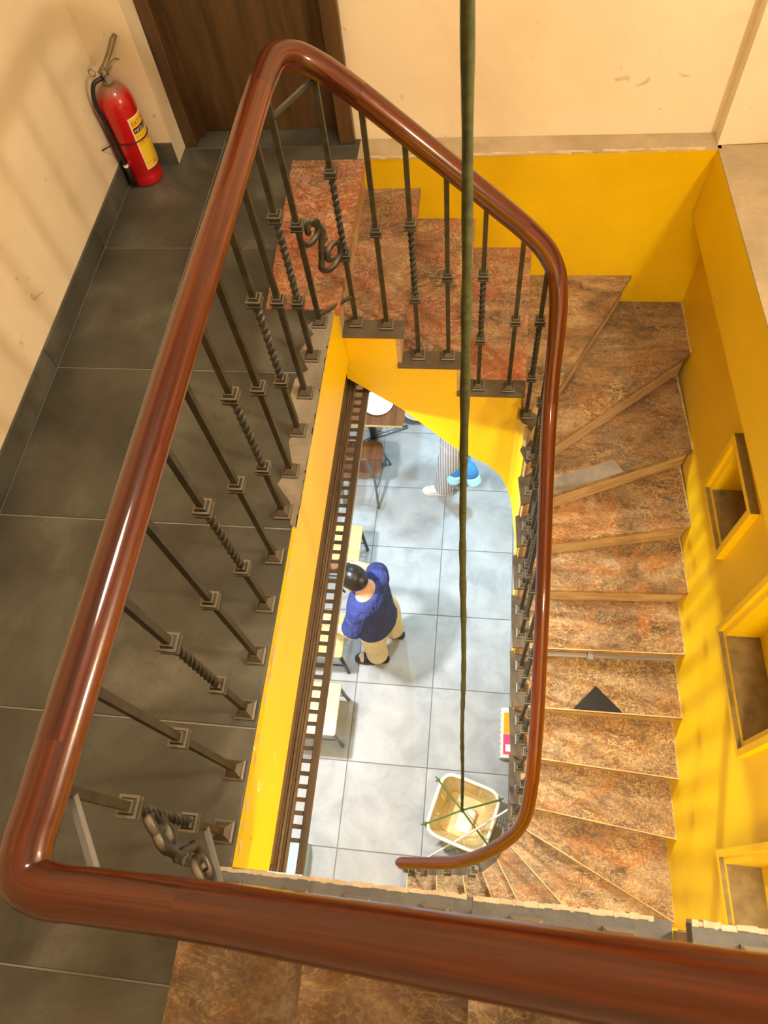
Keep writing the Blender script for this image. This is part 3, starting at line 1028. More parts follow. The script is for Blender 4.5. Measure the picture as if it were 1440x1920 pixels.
for k, x, y, tw in [(13, 0.305, 0.415, False), (14, 0.275, 0.315, True), (15, 0.21, 0.225, False), (16, 0.095, 0.118, True), (17, -0.05, 0.104, False), (18, -0.20, 0.092, True), (19, -0.285, 0.086, False)]:
    x, y = resc((x, y), k)
    if k >= 16:
        y = min(y, 0.11)
    baluster(x, y, ZK[k], tw)
for k in range(1, 7):
    x0 = -0.58 + GO * (k - 1)
    for q, dx in enumerate((0.09, 0.24)):
        baluster(x0 + dx, -0.052, RI * k, q == 0)

def flatbar(pts, w, t):
    """flat strip swept along a path: w across (horizontal normal), t thick"""
    return MB().tube(pts, w, 6, True, t / w)
# braces at both corners
link('brace', MB().tube([(-0.574, 1.757, 0.035), (-0.482, 1.915, -0.03)], 0.0075, 6).mesh('brace'), 'iron', rail)
link('brace', MB().tube([(-0.572, 1.757, 0.77), (-0.482, 1.915, 0.775)], 0.0085, 6).mesh('brace'), 'iron', rail)
link('brace', MB().tube([(-0.579, 0.074, 0.15), (-0.490, -0.050, 0.225)], 0.009, 6).mesh('brace'), 'brace', rail)
link('brace', MB().tube([(-0.581, 0.074, 0.80), (-0.490, -0.050, 0.815)], 0.009, 6).mesh('brace'), 'brace', rail)

def scroll(p0, p1, zlo, zhi, name):
    """S-scroll between two balusters with leaf collars in the middle"""
    a, b = Vector((p0[0], p0[1], 0)), Vector((p1[0], p1[1], 0))
    d = (b - a)
    W = d.length
    d.normalize()
    zc, H = (zlo + zhi) / 2, (zhi - zlo)
    def pt(u, v):
        return a + d * (W * (0.5 + u)) + Vector((0, 0, zc + H * v))
    e = thing  # noqa
    pts = []
    # upper curl, body, lower curl
    for i in range(15):
        th = math.radians(560 - 30 * i)
        r = 0.05 + 0.17 * i / 14
        pts.append((-0.17 + r * 1.15 * math.cos(th), 0.28 + r * 0.95 * math.sin(th)))
    pts += [(0.02, 0.12), (-0.02, 0.02), (-0.06, -0.10), (-0.09, -0.22)]
    for i in range(15):
        th = math.radians(190 + 32 * i)
        r = 0.25 - 0.19 * i / 14
        pts.append((0.14 + r * 1.1 * math.cos(th), -0.28 + r * 0.85 * math.sin(th)))
    P = catmull([pt(u * 1.25, v) for u, v in pts], 0.006)
    o = link('scroll', MB().tube(P, 0.0105, 8, True, 0.95).mesh('scroll', True), 'iron', rail)
    nrm = d.cross(Vector((0, 0, 1)))
    for (u, v, s, tilt) in ((0.03, 0.13, 1, 0.7), (-0.03, 0.03, 1.15, -0.8), (0.05, -0.03, 1.1, 0.9), (-0.10, -0.08, 1.0, -0.6), (0.0, 0.06, 0.9, 0.1)):
        c = pt(u, v)
        rot = Matrix.Rotation(tilt, 3, nrm)
        mb = MB()
        L = 0.034 * s
        ax = rot @ d
        up_ = rot @ Vector((0, 0, 1))
        vs = [c - ax * L * 0.2, c + ax * L * 0.9 + up_ * L * 0.3, c + nrm * 0.011 + ax * L * 0.3, c - nrm * 0.011 + ax * L * 0.3, c + up_ * L * 0.5 + ax * L * 0.3, c - up_ * L * 0.25 + ax * L * 0.5]
        mb.add(vs, [(0, 2, 4), (0, 4, 3), (0, 5, 2), (0, 3, 5), (1, 4, 2), (1, 3, 4), (1, 2, 5), (1, 5, 3)])
        l = link('scroll_leaf', mb.mesh('scroll_leaf'), 'iron', None)
        l.parent = o
        l.matrix_parent_inverse = Matrix.Translation(Vector((0, 0, 0)))
    return o
scroll((-0.574, 1.755), (-0.482, 1.917), 0.155, 0.43, 'a')
scroll((-0.579, 0.074), (-0.490, -0.05), 0.24, 0.53, 'b')

# ------------------------------------------------------------------ brown slatted trim below the landing edge
GZ = -0.56
gr = thing('slatted_trim', 'dark brown ribbed trim with ladder-like slots under the yellow landing edge', 'trim', (-0.53, 1.1, GZ - 0.02))
for i in range(9):
    x0 = -0.6205 + 0.0102 * i
    link('rib', MB().box(x0, x0 + 0.0078, 0.0, 2.35, GZ - 0.014, GZ - (0.004 if i % 2 else 0.0)).mesh('rib'), 'batten', gr)
link('rib_bed', MB().box(-0.622, -0.5305, 0.0, 2.35, GZ - 0.017, GZ - 0.012).mesh('rib_bed'), 'batten', gr)
link('outer_board', MB().box(-0.4985, -0.4735, 0.0, 2.35, GZ - 0.017, GZ - 0.003).mesh('outer_board'), 'batten_dark', gr)
link('board_edge', MB().box(-0.4734, -0.4705, 0.62, 2.35, GZ - 0.017, GZ - 0.004).mesh('board_edge'), 'alu', gr)
link('hanger', MB().box(-0.60, -0.57, 0.02, 2.30, GZ, -0.3405).mesh('hanger'), 'batten', gr)
RUNG = MB().box(-0.0165, 0.0165, -0.0068, 0.0068, -0.003, 0.003).mesh('rung')
yy = 0.095
while yy < 2.34:
    link('rung', RUNG, 'batten_dark', gr, (-0.5148, yy, GZ - 0.009))
    yy += 0.0408

# ------------------------------------------------------------------ fire extinguisher
ex = thing('fire_extinguisher', 'red fire extinguisher with yellow label in the corner by the door', 'fire extinguisher', (-1.437, 2.56, 0))
EX, EY, ER = -1.437, 2.56, 0.069
mb = MB().lathe([(0.058, 0.0), (0.066, 0.004), (ER, 0.012), (ER, 0.045), (ER - 0.0015, 0.048), (ER, 0.051), (ER, 0.33), (ER - 0.004, 0.352), (ER - 0.014, 0.372), (ER - 0.030, 0.389), (0.024, 0.398), (0.020, 0.402)], (EX, EY, 0.001), 40)
link('cylinder', mb.mesh('cylinder', True), 'red_paint', ex)
link('neck_ring', MB().lathe([(0.020, 0.40), (0.022, 0.402), (0.022, 0.414), (0.018, 0.418)], (EX, EY, 0), 20).mesh('neck_ring', True), 'brass', ex)
link('valve', MB().lathe([(0.014, 0.414), (0.016, 0.42), (0.016, 0.44), (0.011, 0.452)], (EX, EY, 0), 16).mesh('valve', True), 'brass', ex)
ld = Vector((0.35, 0.55, 0)).normalized()
def exl(a, h):
    return (EX + ld.x * a, EY + ld.y * a, h)
mb = MB().tube([exl(-0.018, 0.446), exl(0.02, 0.462), exl(0.055, 0.487), exl(0.085, 0.515), exl(0.105, 0.525)], [0.009, 0.011, 0.011, 0.011, 0.009], 8, True, 0.7)
link('carry_handle', mb.mesh('carry_handle', True), 'brass', ex)
mb = MB().tube([(EX + 0.012, EY - 0.004, 0.440), (EX + 0.035, EY + 0.02, 0.463), (EX + 0.048, EY + 0.035, 0.468), (EX + 0.058, EY + 0.045, 0.462)], [0.006, 0.007, 0.006, 0.003], 8, True, 0.5)
link('squeeze_lever', mb.mesh('squeeze_lever', True), 'brass', ex)
mb = MB().tube([(EX - 0.035 + 0.013 * math.cos(t), EY - 0.02, 0.452 + 0.013 * math.sin(t)) for t in [i * math.pi / 8 for i in range(17)]], 0.0018, 6, False)
link('pull_ring', mb.mesh('pull_ring', True), 'brass', ex)
mb = MB().tube([(EX + 0.020, EY - 0.022, 0.430), (EX + 0.027, EY - 0.029, 0.430)], 0.013, 14)
link('gauge', mb.mesh('gauge'), 'alu', ex)
hp = catmull([(EX - 0.006, EY - 0.012, 0.43), (EX - 0.034, EY - 0.040, 0.424), (EX - 0.052, EY - 0.058, 0.375), (EX - 0.046, EY - 0.062, 0.28), (EX - 0.044, EY - 0.062, 0.18), (EX - 0.040, EY - 0.064, 0.10)], 0.01)
link('hose', MB().tube(hp, 0.008, 10).mesh('hose', True), 'hose', ex)
nz = link('nozzle', MB().tube([(EX - 0.040, EY - 0.064, 0.102), (EX - 0.038, EY - 0.066, 0.085), (EX - 0.036, EY - 0.067, 0.02)], [0.0095, 0.011, 0.015], 12).mesh('nozzle', True), 'hose', ex)
link('nozzle_collar', MB().tube([(EX - 0.040, EY - 0.064, 0.108), (EX - 0.0395, EY - 0.0645, 0.098)], 0.0105, 12).mesh('nozzle_collar'), 'label_white', ex)
mb = MB().tube([(EX + (ER + 0.002) * math.cos(t), EY + (ER + 0.002) * math.sin(t), 0.198) for t in [i * math.pi / 20 for i in range(41)]], 0.0028, 6, False)
mb.tube([(EX - 0.04, EY - 0.060, 0.198), (EX - 0.062, EY - 0.082, 0.200), (EX - 0.08, EY - 0.115, 0.206)], 0.0026, 6)
link('strap', mb.mesh('strap', True), 'hose', ex)
def patch(t0, t1, z0, z1, off, n=14):
    mb = MB()
    vs, fs = [], []
    for i in range(n + 1):
        t = math.radians(t0 + (t1 - t0) * i / n)
        for r in (ER - 0.001, ER + off):
            for z in (z0, z1):
                vs.append((EX + r * math.cos(t), EY + r * math.sin(t), z))
    for i in range(n):
        a, b = i * 4, (i + 1) * 4
        fs += [(a + 2, b + 2, b + 3, a + 3), (a, a + 1, b + 1, b), (a + 1, a + 3, b + 3, b + 1), (a, b, b + 2, a + 2)]
    fs += [(0, 2, 3, 1), (n * 4, n * 4 + 1, n * 4 + 3, n * 4 + 2)]
    return mb.add(vs, fs).mesh('label')
T0, T1 = -52, 62
lab = link('paper_label', patch(T0, T1, 0.075, 0.290, 0.0008), 'label_white', ex)
def sub_label(nm, t0, t1, z0, z1, off, mat):
    o = link(nm, patch(t0, t1, z0, z1, off), mat, None)
    o.parent = lab
    return o
sub_label('label_field', T0 + 3, T1 - 3, 0.081, 0.285, 0.0011, 'label_yellow')
sub_label('label_band', T0 + 5, T1 - 6, 0.228, 0.250, 0.0014, 'label_dark')
for z in (0.178, 0.101):
    sub_label('label_rule', T0 + 3, T1 - 3, z, z + 0.0012, 0.0014, 'label_olive')
def wrap_text(txt, t_start, z, size, mat, nm):
    cu = bpy.data.curves.new(nm, 'FONT')
    cu.body = txt
    cu.size = size
    cu.resolution_u = 2
    tmp = bpy.data.objects.new(nm, cu)
    COL.objects.link(tmp)
    dg = bpy.context.evaluated_depsgraph_get()
    me = bpy.data.meshes.new_from_object(tmp.evaluated_get(dg))
    bpy.data.objects.remove(tmp, do_unlink=True)
    for v in me.vertices:
        t = math.radians(t_start) + v.co.x / ER
        zz = z + v.co.y
        r = ER + 0.0019
        v.co = (EX + r * math.cos(t), EY + r * math.sin(t), zz)
    me.materials.clear()
    o = link(nm, me, mat, None)
    o.parent = lab
wrap_text('EXT MFZ', T0 + 6, 0.257, 0.024, 'label_red', 'label_print')
wrap_text('MFZL4 ABC', T0 + 9, 0.2315, 0.018, 'label_white', 'label_print')
wrap_text('A B C  4 kg', T0 + 8, 0.184, 0.013, 'label_red', 'label_print')
wrap_text('A - B - C', T0 + 8, 0.212, 0.010, 'label_red', 'label_print')
wrap_text('MFZ 4', T0 + 30, 0.086, 0.012, 'label_red', 'label_print')
for i in range(6):
    wrap_text('- -- - --- -- -', T0 + 42, 0.112 + i * 0.010, 0.010, 'label_olive', 'label_print')

# ------------------------------------------------------------------ rope and basket
KN = Vector((0.025, 0.490, -3.285))
rp = thing('rope', 'long olive green rope hanging down the stair well to the basket', 'rope', KN)
top = Vector((-0.062, 1.205, 3.3))
pts, rad = [], []
random.seed(5)
N = 150
for i in range(N + 1):
    t = i / N
    p = top.lerp(KN, t)
    p.x += 0.003 * math.sin(t * 23) * (1 - t) * t * 4
    pts.append(p)
    rad.append(0.0105 + 0.0008 * math.sin(i * 1.3))
link('rope_line', MB().tube(pts, rad, 10, True, 0.86, 0.16).mesh('rope_line', True), 'rope', rp)
link('knot', MB().ball(KN, (0.016, 0.016, 0.02)).mesh('knot', True), 'rope_lite', rp)
RIMZ = FL + 0.27
ties = [(-0.150, 0.682), (0.280, 0.590), (0.218, 0.288), (-0.222, 0.392)]
for (x, y) in ties:
    q = Vector((x, y, RIMZ + 0.012))
    P = [KN.lerp(q, i / 8) - Vector((0, 0, 0.018 * math.sin(math.pi * i / 8))) for i in range(9)]
    c = link('tie_cord', MB().tube(P, 0.0062, 7).mesh('tie_cord', True), 'rope_lite', rp)
    mb = MB().ball(q, (0.013, 0.013, 0.012))
    dv = (q - KN)
    dv.z = 0
    dv.normalize()
    mb.tube([q, q + dv * 0.028 + Vector((0, 0, 0.006))], 0.005, 6)
    mb.tube([q, q + Vector((-dv.y, dv.x, 0)) * 0.024], 0.004, 6)
    k = link('tie_knot', mb.mesh('tie_knot', True), 'rope_lite', rp)

bk = thing('basket', 'cream plastic laundry basket with rope ties standing on the ground floor', 'basket', (0.02, 0.48, FL))
BC, BANG = Vector((0.034, 0.487, 0)), math.radians(-16.5)
def bask(th, half, z, cy_off=0.0):
    # superellipse outline, rotated
    e = 0.36
    c, s = math.cos(th), math.sin(th)
    x = half[0] * math.copysign(abs(c) ** e, c)
    y = half[1] * math.copysign(abs(s) ** e, s) + cy_off
    return Vector((BC.x + x * math.cos(BANG) - y * math.sin(BANG), BC.y + x * math.sin(BANG) + y * math.cos(BANG), z))
NA, NZ = 120, 22
def thn(j):
    return 2 * math.pi * (j + 0.5) / NA
vs, fs = [], []
for i in range(NZ + 1):
    t = i / NZ
    hx, hy = 0.145 + 0.060 * t, 0.140 + 0.066 * t
    for j in range(NA):
        vs.append(bask(thn(j), (hx, hy), FL + 0.008 + 0.262 * t))
for i in range(NZ):
    for j in range(NA):
        k = (j + 1) % NA
        if 4 < i < NZ - 3 and (j % 2 == (i // 1) % 2) and i % 2 == 0:
            continue
        fs.append((i * NA + j, i * NA + k, (i + 1) * NA + k, (i + 1) * NA + j))
wl = link('basket_wall', MB().add(vs, fs).mesh('basket_wall', True), 'basket_in', bk)
so = wl.modifiers.new('thick', 'SOLIDIFY')
so.thickness = 0.003
link('basket_base', MB().prism([tuple(bask(thn(j), (0.145, 0.140), 0))[:2] for j in range(NA)], FL + 0.003, FL + 0.010).mesh('basket_base'), 'basket_in', bk)
rim = [bask(thn(j % NA), (0.209, 0.209), RIMZ) for j in range(NA + 1)]
link('rim', MB().tube(rim, 0.0125, 8, False, 0.8).mesh('rim', True), 'basket_rim', bk)
def inb(u, v, z):
    return Vector((BC.x + u * math.cos(BANG) - v * math.sin(BANG), BC.y + u * math.sin(BANG) + v * math.cos(BANG), z))
link('raised_panel', MB().prism([tuple(inb(u, v, 0))[:2] for u, v in ((-0.03, -0.10), (0.075, -0.10), (0.075, 0.06), (-0.03, 0.06))], FL + 0.010, FL + 0.014).mesh('raised_panel'), 'basket_rim', bk)
link('rust_mark', MB().prism([tuple(inb(u, v, 0))[:2] for u, v in ((0.085, -0.055), (0.096, -0.06), (0.105, 0.05), (0.075, 0.068), (0.05, 0.066), (0.085, 0.050))], FL + 0.010, FL + 0.0115).mesh('rust_mark'), 'rust', bk)
for sx in (-1, 1):
    link('handle_grip', MB().tube([inb(sx * 0.214, -0.05, RIMZ - 0.006), inb(sx * 0.216, 0.05, RIMZ - 0.006)], 0.011, 8).mesh('handle_grip', True), 'basket_in', bk)

pole = link('white_pole', MB().tube([(-0.262, 0.154, FL + 0.006), (-0.187 + 0.02, 0.204 + 0.012, FL + 0.03), (0.16, 0.40, -3.22), (0.427, 0.567, -2.9)], 0.0068, 8).mesh('white_pole', True), 'white_pole')
pole.matrix_world = Matrix.Identity(4)
tag(pole, 'thin white plastic pole leaning across above the cream basket', 'pole')

# ------------------------------------------------------------------ snack pack under the stair
pk = thing('snack_pack', 'orange and pink shrink-wrapped pack sticking out below the stair edge', 'package', (0.40, 1.08, FL))
def wavy(x0, x1, y0, y1, amp, n):
    P = []
    for i in range(n + 1):
        y = y0 + (y1 - y0) * i / n
        P.append((x0 - amp * (0.5 + 0.5 * math.cos(i * math.pi)), y))
    return P + [(x1, y1), (x1, y0)]
link('clear_tray', MB().prism(wavy(0.29, 0.56, 0.90, 1.26, 0.010, 18), FL + 0.003, FL + 0.10).mesh('clear_tray'), 'clear_wrap', pk)
link('orange_panel', MB().box(0.307, 0.55, 1.075, 1.225, FL + 0.10, FL + 0.106).mesh('panel'), 'orange_print', pk)
link('pink_panel', MB().box(0.305, 0.55, 0.925, 1.068, FL + 0.10, FL + 0.106).mesh('panel'), 'pink_print', pk)
link('white_label', MB().box(0.322, 0.37, 0.945, 0.995, FL + 0.106, FL + 0.108).mesh('panel'), 'china', pk)
link('white_top', MB().box(0.305, 0.55, 1.228, 1.262, FL + 0.095, FL + 0.104).mesh('panel'), 'china', pk)
cb = link('blue_carton', bevel(link('tmp', MB().box(-1.28, -1.04, -0.15, 0.20, FL + 0.003, FL + 0.22).mesh('blue_carton'), 'blue_card')).data, None)
bpy.data.objects.remove(bpy.data.objects['tmp'], do_unlink=True)
ct = thing('carton', 'pale blue carton on the ground floor glimpsed through the slats', 'box', (-1.16, 0.03, FL))
bpy.data.objects.remove(cb, do_unlink=True)
link('carton_body', MB().box(-1.28, -1.04, -0.15, 0.20, FL + 0.003, FL + 0.20).mesh('carton_body'), 'blue_card', ct)
link('carton_flap', MB().box(-1.282, -1.162, -0.152, 0.202, FL + 0.20, FL + 0.204).mesh('carton_flap'), 'blue_card', ct)
link('carton_flap', MB().box(-1.158, -1.038, -0.152, 0.202, FL + 0.20, FL + 0.204).mesh('carton_flap'), 'blue_card', ct)

# ------------------------------------------------------------------ ground floor furniture
def rounded(x0, x1, y0, y1, r, n=5):
    P = []
    for cxx, cyy, a0 in ((x1 - r, y1 - r, 0), (x0 + r, y1 - r, 90), (x0 + r, y0 + r, 180), (x1 - r, y0 + r, 270)):
        for i in range(n + 1):
            t = math.radians(a0 + 90 * i / n)
            P.append((cxx + r * math.cos(t), cyy + r * math.sin(t)))
    return P
def stool(x1, y0, y1, label, legmat):
    x0 = x1 - 0.36
    h = 0.45
    t = thing('stool', label, 'stool', ((x0 + x1) / 2, (y0 + y1) / 2, FL), 'pine-topped stools')
    bevel(link('seat', MB().prism(rounded(x0, x1, y0, y1, 0.02), FL + h - 0.024, FL + h).mesh('seat'), 'pine', t), 0.004)
    mb = MB()
    i = 0.012
    for (a, b, c, d) in ((x0 + i, x1 - i, y0 + i, y0 + i + 0.02), (x0 + i, x1 - i, y1 - i - 0.02, y1 - i), (x0 + i, x0 + i + 0.02, y0 + i, y1 - i), (x1 - i - 0.02, x1 - i, y0 + i, y1 - i)):
        mb.box(a, b, c, d, FL + h - 0.05, FL + h - 0.0245)
    link('seat_frame', mb.mesh('seat_frame'), legmat, t)
    for sx, sy in ((0, 0), (0, 1), (1, 0), (1, 1)):
        px, py = (x1 - 0.022 if sx else x0 + 0.022), (y1 - 0.022 if sy else y0 + 0.022)
        ox, oy = (0.014 if sx else -0.014), (0.012 if sy else -0.012)
        link('leg', MB().tube([(px + ox, py + oy, FL + 0.001), (px, py, FL + h - 0.03)], 0.014, 8).mesh('leg', True), legmat, t)
    mb = MB()
    for yy in (y0 + 0.02, y1 - 0.02):
        mb.tube([(x0 + 0.015, yy, FL + 0.16), (x1 - 0.015, yy, FL + 0.16)], 0.007, 6)
    link('stretcher', mb.mesh('stretcher'), legmat, t)
    return t
stool(-0.890, 0.888, 1.262, 'pine-topped stool nearest to the cream basket', 'grey_metal')
stool(-0.914, 1.455, 1.805, 'pine-topped stool right beside the person in the navy shirt', 'dark_metal')
stool(-0.880, 2.205, 2.562, 'pine-topped stool between the navy-shirted person and the brown chair', 'dark_metal')

tb = thing('dining_table', 'brown wooden cafe table with steel pedestal at the far side', 'table', (-0.95, 3.70, FL))
bevel(link('tabletop', MB().prism(rounded(-1.30, -0.598, 3.352, 4.05, 0.012), FL + 0.72, FL + 0.75).mesh('tabletop'), 'brown_ply', tb), 0.003)
link('top_edging', MB().box(-1.29, -0.605, 3.348, 3.353, FL + 0.722, FL + 0.742).mesh('top_edging'), 'pine', tb)
link('column', MB().tube([(-0.95, 3.70, FL + 0.03), (-0.95, 3.70, FL + 0.72)], 0.035, 14).mesh('column', True), 'dark_metal', tb)
for (dx, dy) in ((0.30, 0.15), (-0.30, -0.15), (-0.13, 0.28), (0.13, -0.28)):
    link('foot', MB().tube([(-0.95, 3.70, FL + 0.045), (-0.95 + dx, 3.70 + dy, FL + 0.02)], 0.019, 8).mesh('foot', True), 'grey_metal', tb)
pl = thing('plate', 'white round china plate on the brown table', 'plate', (-0.83, 3.565, FL + 0.751))
link('dish', MB().lathe([(0.06, 0.0), (0.075, 0.001), (0.085, 0.008), (0.128, 0.018), (0.130, 0.021), (0.126, 0.021), (0.084, 0.011), (0.02, 0.008)], (-0.83, 3.565, FL + 0.751), 36).mesh('dish', True), 'china', pl)
link('foot_ring', MB().lathe([(0.058, -0.0005), (0.062, -0.0005), (0.062, 0.002), (0.058, 0.002)], (-0.83, 3.565, FL + 0.751), 24).mesh('foot_ring', True), 'china', pl)
nh = thing('napkin_holder', 'small dark napkin holder on the brown table next to the plate', 'napkin holder', (-0.66, 3.60, FL + 0.75))
link('holder', MB().box(-0.70, -0.622, 3.565, 3.64, FL + 0.7505, FL + 0.80).mesh('holder'), 'brown_pouch', nh)
link('napkin', MB().box(-0.685, -0.637, 3.58, 3.625, FL + 0.80, FL + 0.815).mesh('napkin'), 'white_cloth', nh)
bs = thing('plastic_basin', 'pale pink basin on the floor beside the brown table', 'basin', (-0.56, 4.02, FL))
link('basin_wall', MB().lathe([(0.10, 0.002), (0.14, 0.09), (0.15, 0.095), (0.15, 0.10), (0.138, 0.10), (0.095, 0.012), (0.01, 0.010)], (-0.56, 4.02, FL), 28).mesh('basin_wall', True), 'pink_plastic', bs)
link('basin_rim', MB().tube([(-0.56 + 0.148 * math.cos(t), 4.02 + 0.148 * math.sin(t), FL + 0.099) for t in [i * math.pi / 14 for i in range(29)]], 0.006, 6, False).mesh('basin_rim', True), 'china', bs)

ch = thing('chair', 'brown plywood cafe chair with steel tube legs at the brown table', 'chair', (-0.97, 3.19, FL))
bevel(link('seat', MB().prism(rounded(-1.17, -0.785, 3.02, 3.385, 0.07, 8), FL + 0.435, FL + 0.452).mesh('seat'), 'brown_ply', ch), 0.005)
for x in (-1.135, -0.845):
    s = -1 if x < -1 else 1
    link('back_leg', MB().tube(catmull([(x + s * 0.01, 2.968, FL + 0.001), (x, 3.045, FL + 0.42), (x - s * 0.01, 3.01, FL + 0.62), (x - s * 0.02, 2.955, FL + 0.84)], 0.04), 0.0115, 8).mesh('back_leg', True), 'grey_metal', ch)
    link('front_leg', MB().tube([(x + s * 0.075, 3.435, FL + 0.001), (x + s * 0.02, 3.345, FL + 0.435)], 0.0115, 8).mesh('front_leg', True), 'grey_metal', ch)
    link('side_stretcher', MB().tube([(x + s * 0.004, 3.02, FL + 0.22), (x + s * 0.05, 3.40, FL + 0.16)], 0.006, 6).mesh('side_stretcher', True), 'grey_metal', ch)
link('backrest', MB().prism([(-1.13, 2.955), (-0.85, 2.955), (-0.86, 2.940), (-1.12, 2.940)], FL + 0.66, FL + 0.85).mesh('backrest'), 'brown_ply', ch)
link('seat_frame', MB().tube(catmull([(-1.135, 3.05, FL + 0.425), (-1.06, 3.035, FL + 0.425), (-0.92, 3.035, FL + 0.425), (-0.845, 3.05, FL + 0.425)], 0.03), 0.009, 8).mesh('seat_frame', True), 'grey_metal', ch)

# ------------------------------------------------------------------ people
def loft(rings, n=22):
    """rings: (centre, axis_u, axis_v, ru, rv)"""
    vs, fs = [], []
    for c, u, v, ru, rv in rings:
        for j in range(n):
            th = 2 * math.pi * j / n
            vs.append(Vector(c) + Vector(u) * ru * math.cos(th) + Vector(v) * rv * math.sin(th))
    for i in range(len(rings) - 1):
        for j in range(n):
            k = (j + 1) % n
            fs.append((i * n + j, i * n + k, (i + 1) * n + k, (i + 1) * n + j))
    fs.append(tuple(range(n))[::-1])
    fs.append(tuple(range((len(rings) - 1) * n, len(rings) * n)))
    return vs, fs

def remesh(o, voxel, smooth=4):
    r = o.modifiers.new('remesh', 'REMESH')
    r.mode = 'VOXEL'
    r.voxel_size = voxel
    r.use_smooth_shade = True
    if smooth:
        s = o.modifiers.new('smooth', 'SMOOTH')
        s.iterations = smooth
        s.factor = 0.5
    return o

def hand(mb, wrist, dirv, palmn, s=1.0, curl=0.5, thumb_side=1):
    d = Vector(dirv).normalized()
    nrm = Vector(palmn)
    nrm = (nrm - d * nrm.dot(d)).normalized()
    side = d.cross(nrm).normalized()
    w = Vector(wrist)
    rot = Matrix((side, d, nrm)).transposed()
    mb.ball(w + d * 0.045 * s, (0.040 * s, 0.052 * s, 0.017 * s), 14, 9, rot)
    for i, (off, L) in enumerate(((-0.027, 0.064), (-0.009, 0.074), (0.009, 0.070), (0.027, 0.055))):
        b = w + d * 0.082 * s + side * off * s
        p1 = b + (d * math.cos(curl) + nrm * math.sin(curl)) * L * 0.45 * s
        p2 = p1 + (d * math.cos(curl * 2.2) + nrm * math.sin(curl * 2.2)) * L * 0.33 * s
        p3 = p2 + (d * math.cos(curl * 3) + nrm * math.sin(curl * 3)) * L * 0.25 * s
        mb.tube([b - d * 0.02 * s, b, p1, p2, p3], [0.0095 * s, 0.0095 * s, 0.009 * s, 0.0085 * s, 0.007 * s], 8)
    b = w + d * 0.022 * s + side * (-0.034) * thumb_side * s
    t1 = b + (d * 0.6 - side * 0.7 * thumb_side + nrm * 0.35).normalized() * 0.035 * s
    t2 = t1 + (d * 0.85 - side * 0.15 * thumb_side + nrm * 0.5).normalized() * 0.030 * s
    mb.tube([b + side * 0.012 * thumb_side * s, b, t1, t2], [0.012 * s, 0.012 * s, 0.0105 * s, 0.008 * s], 8)

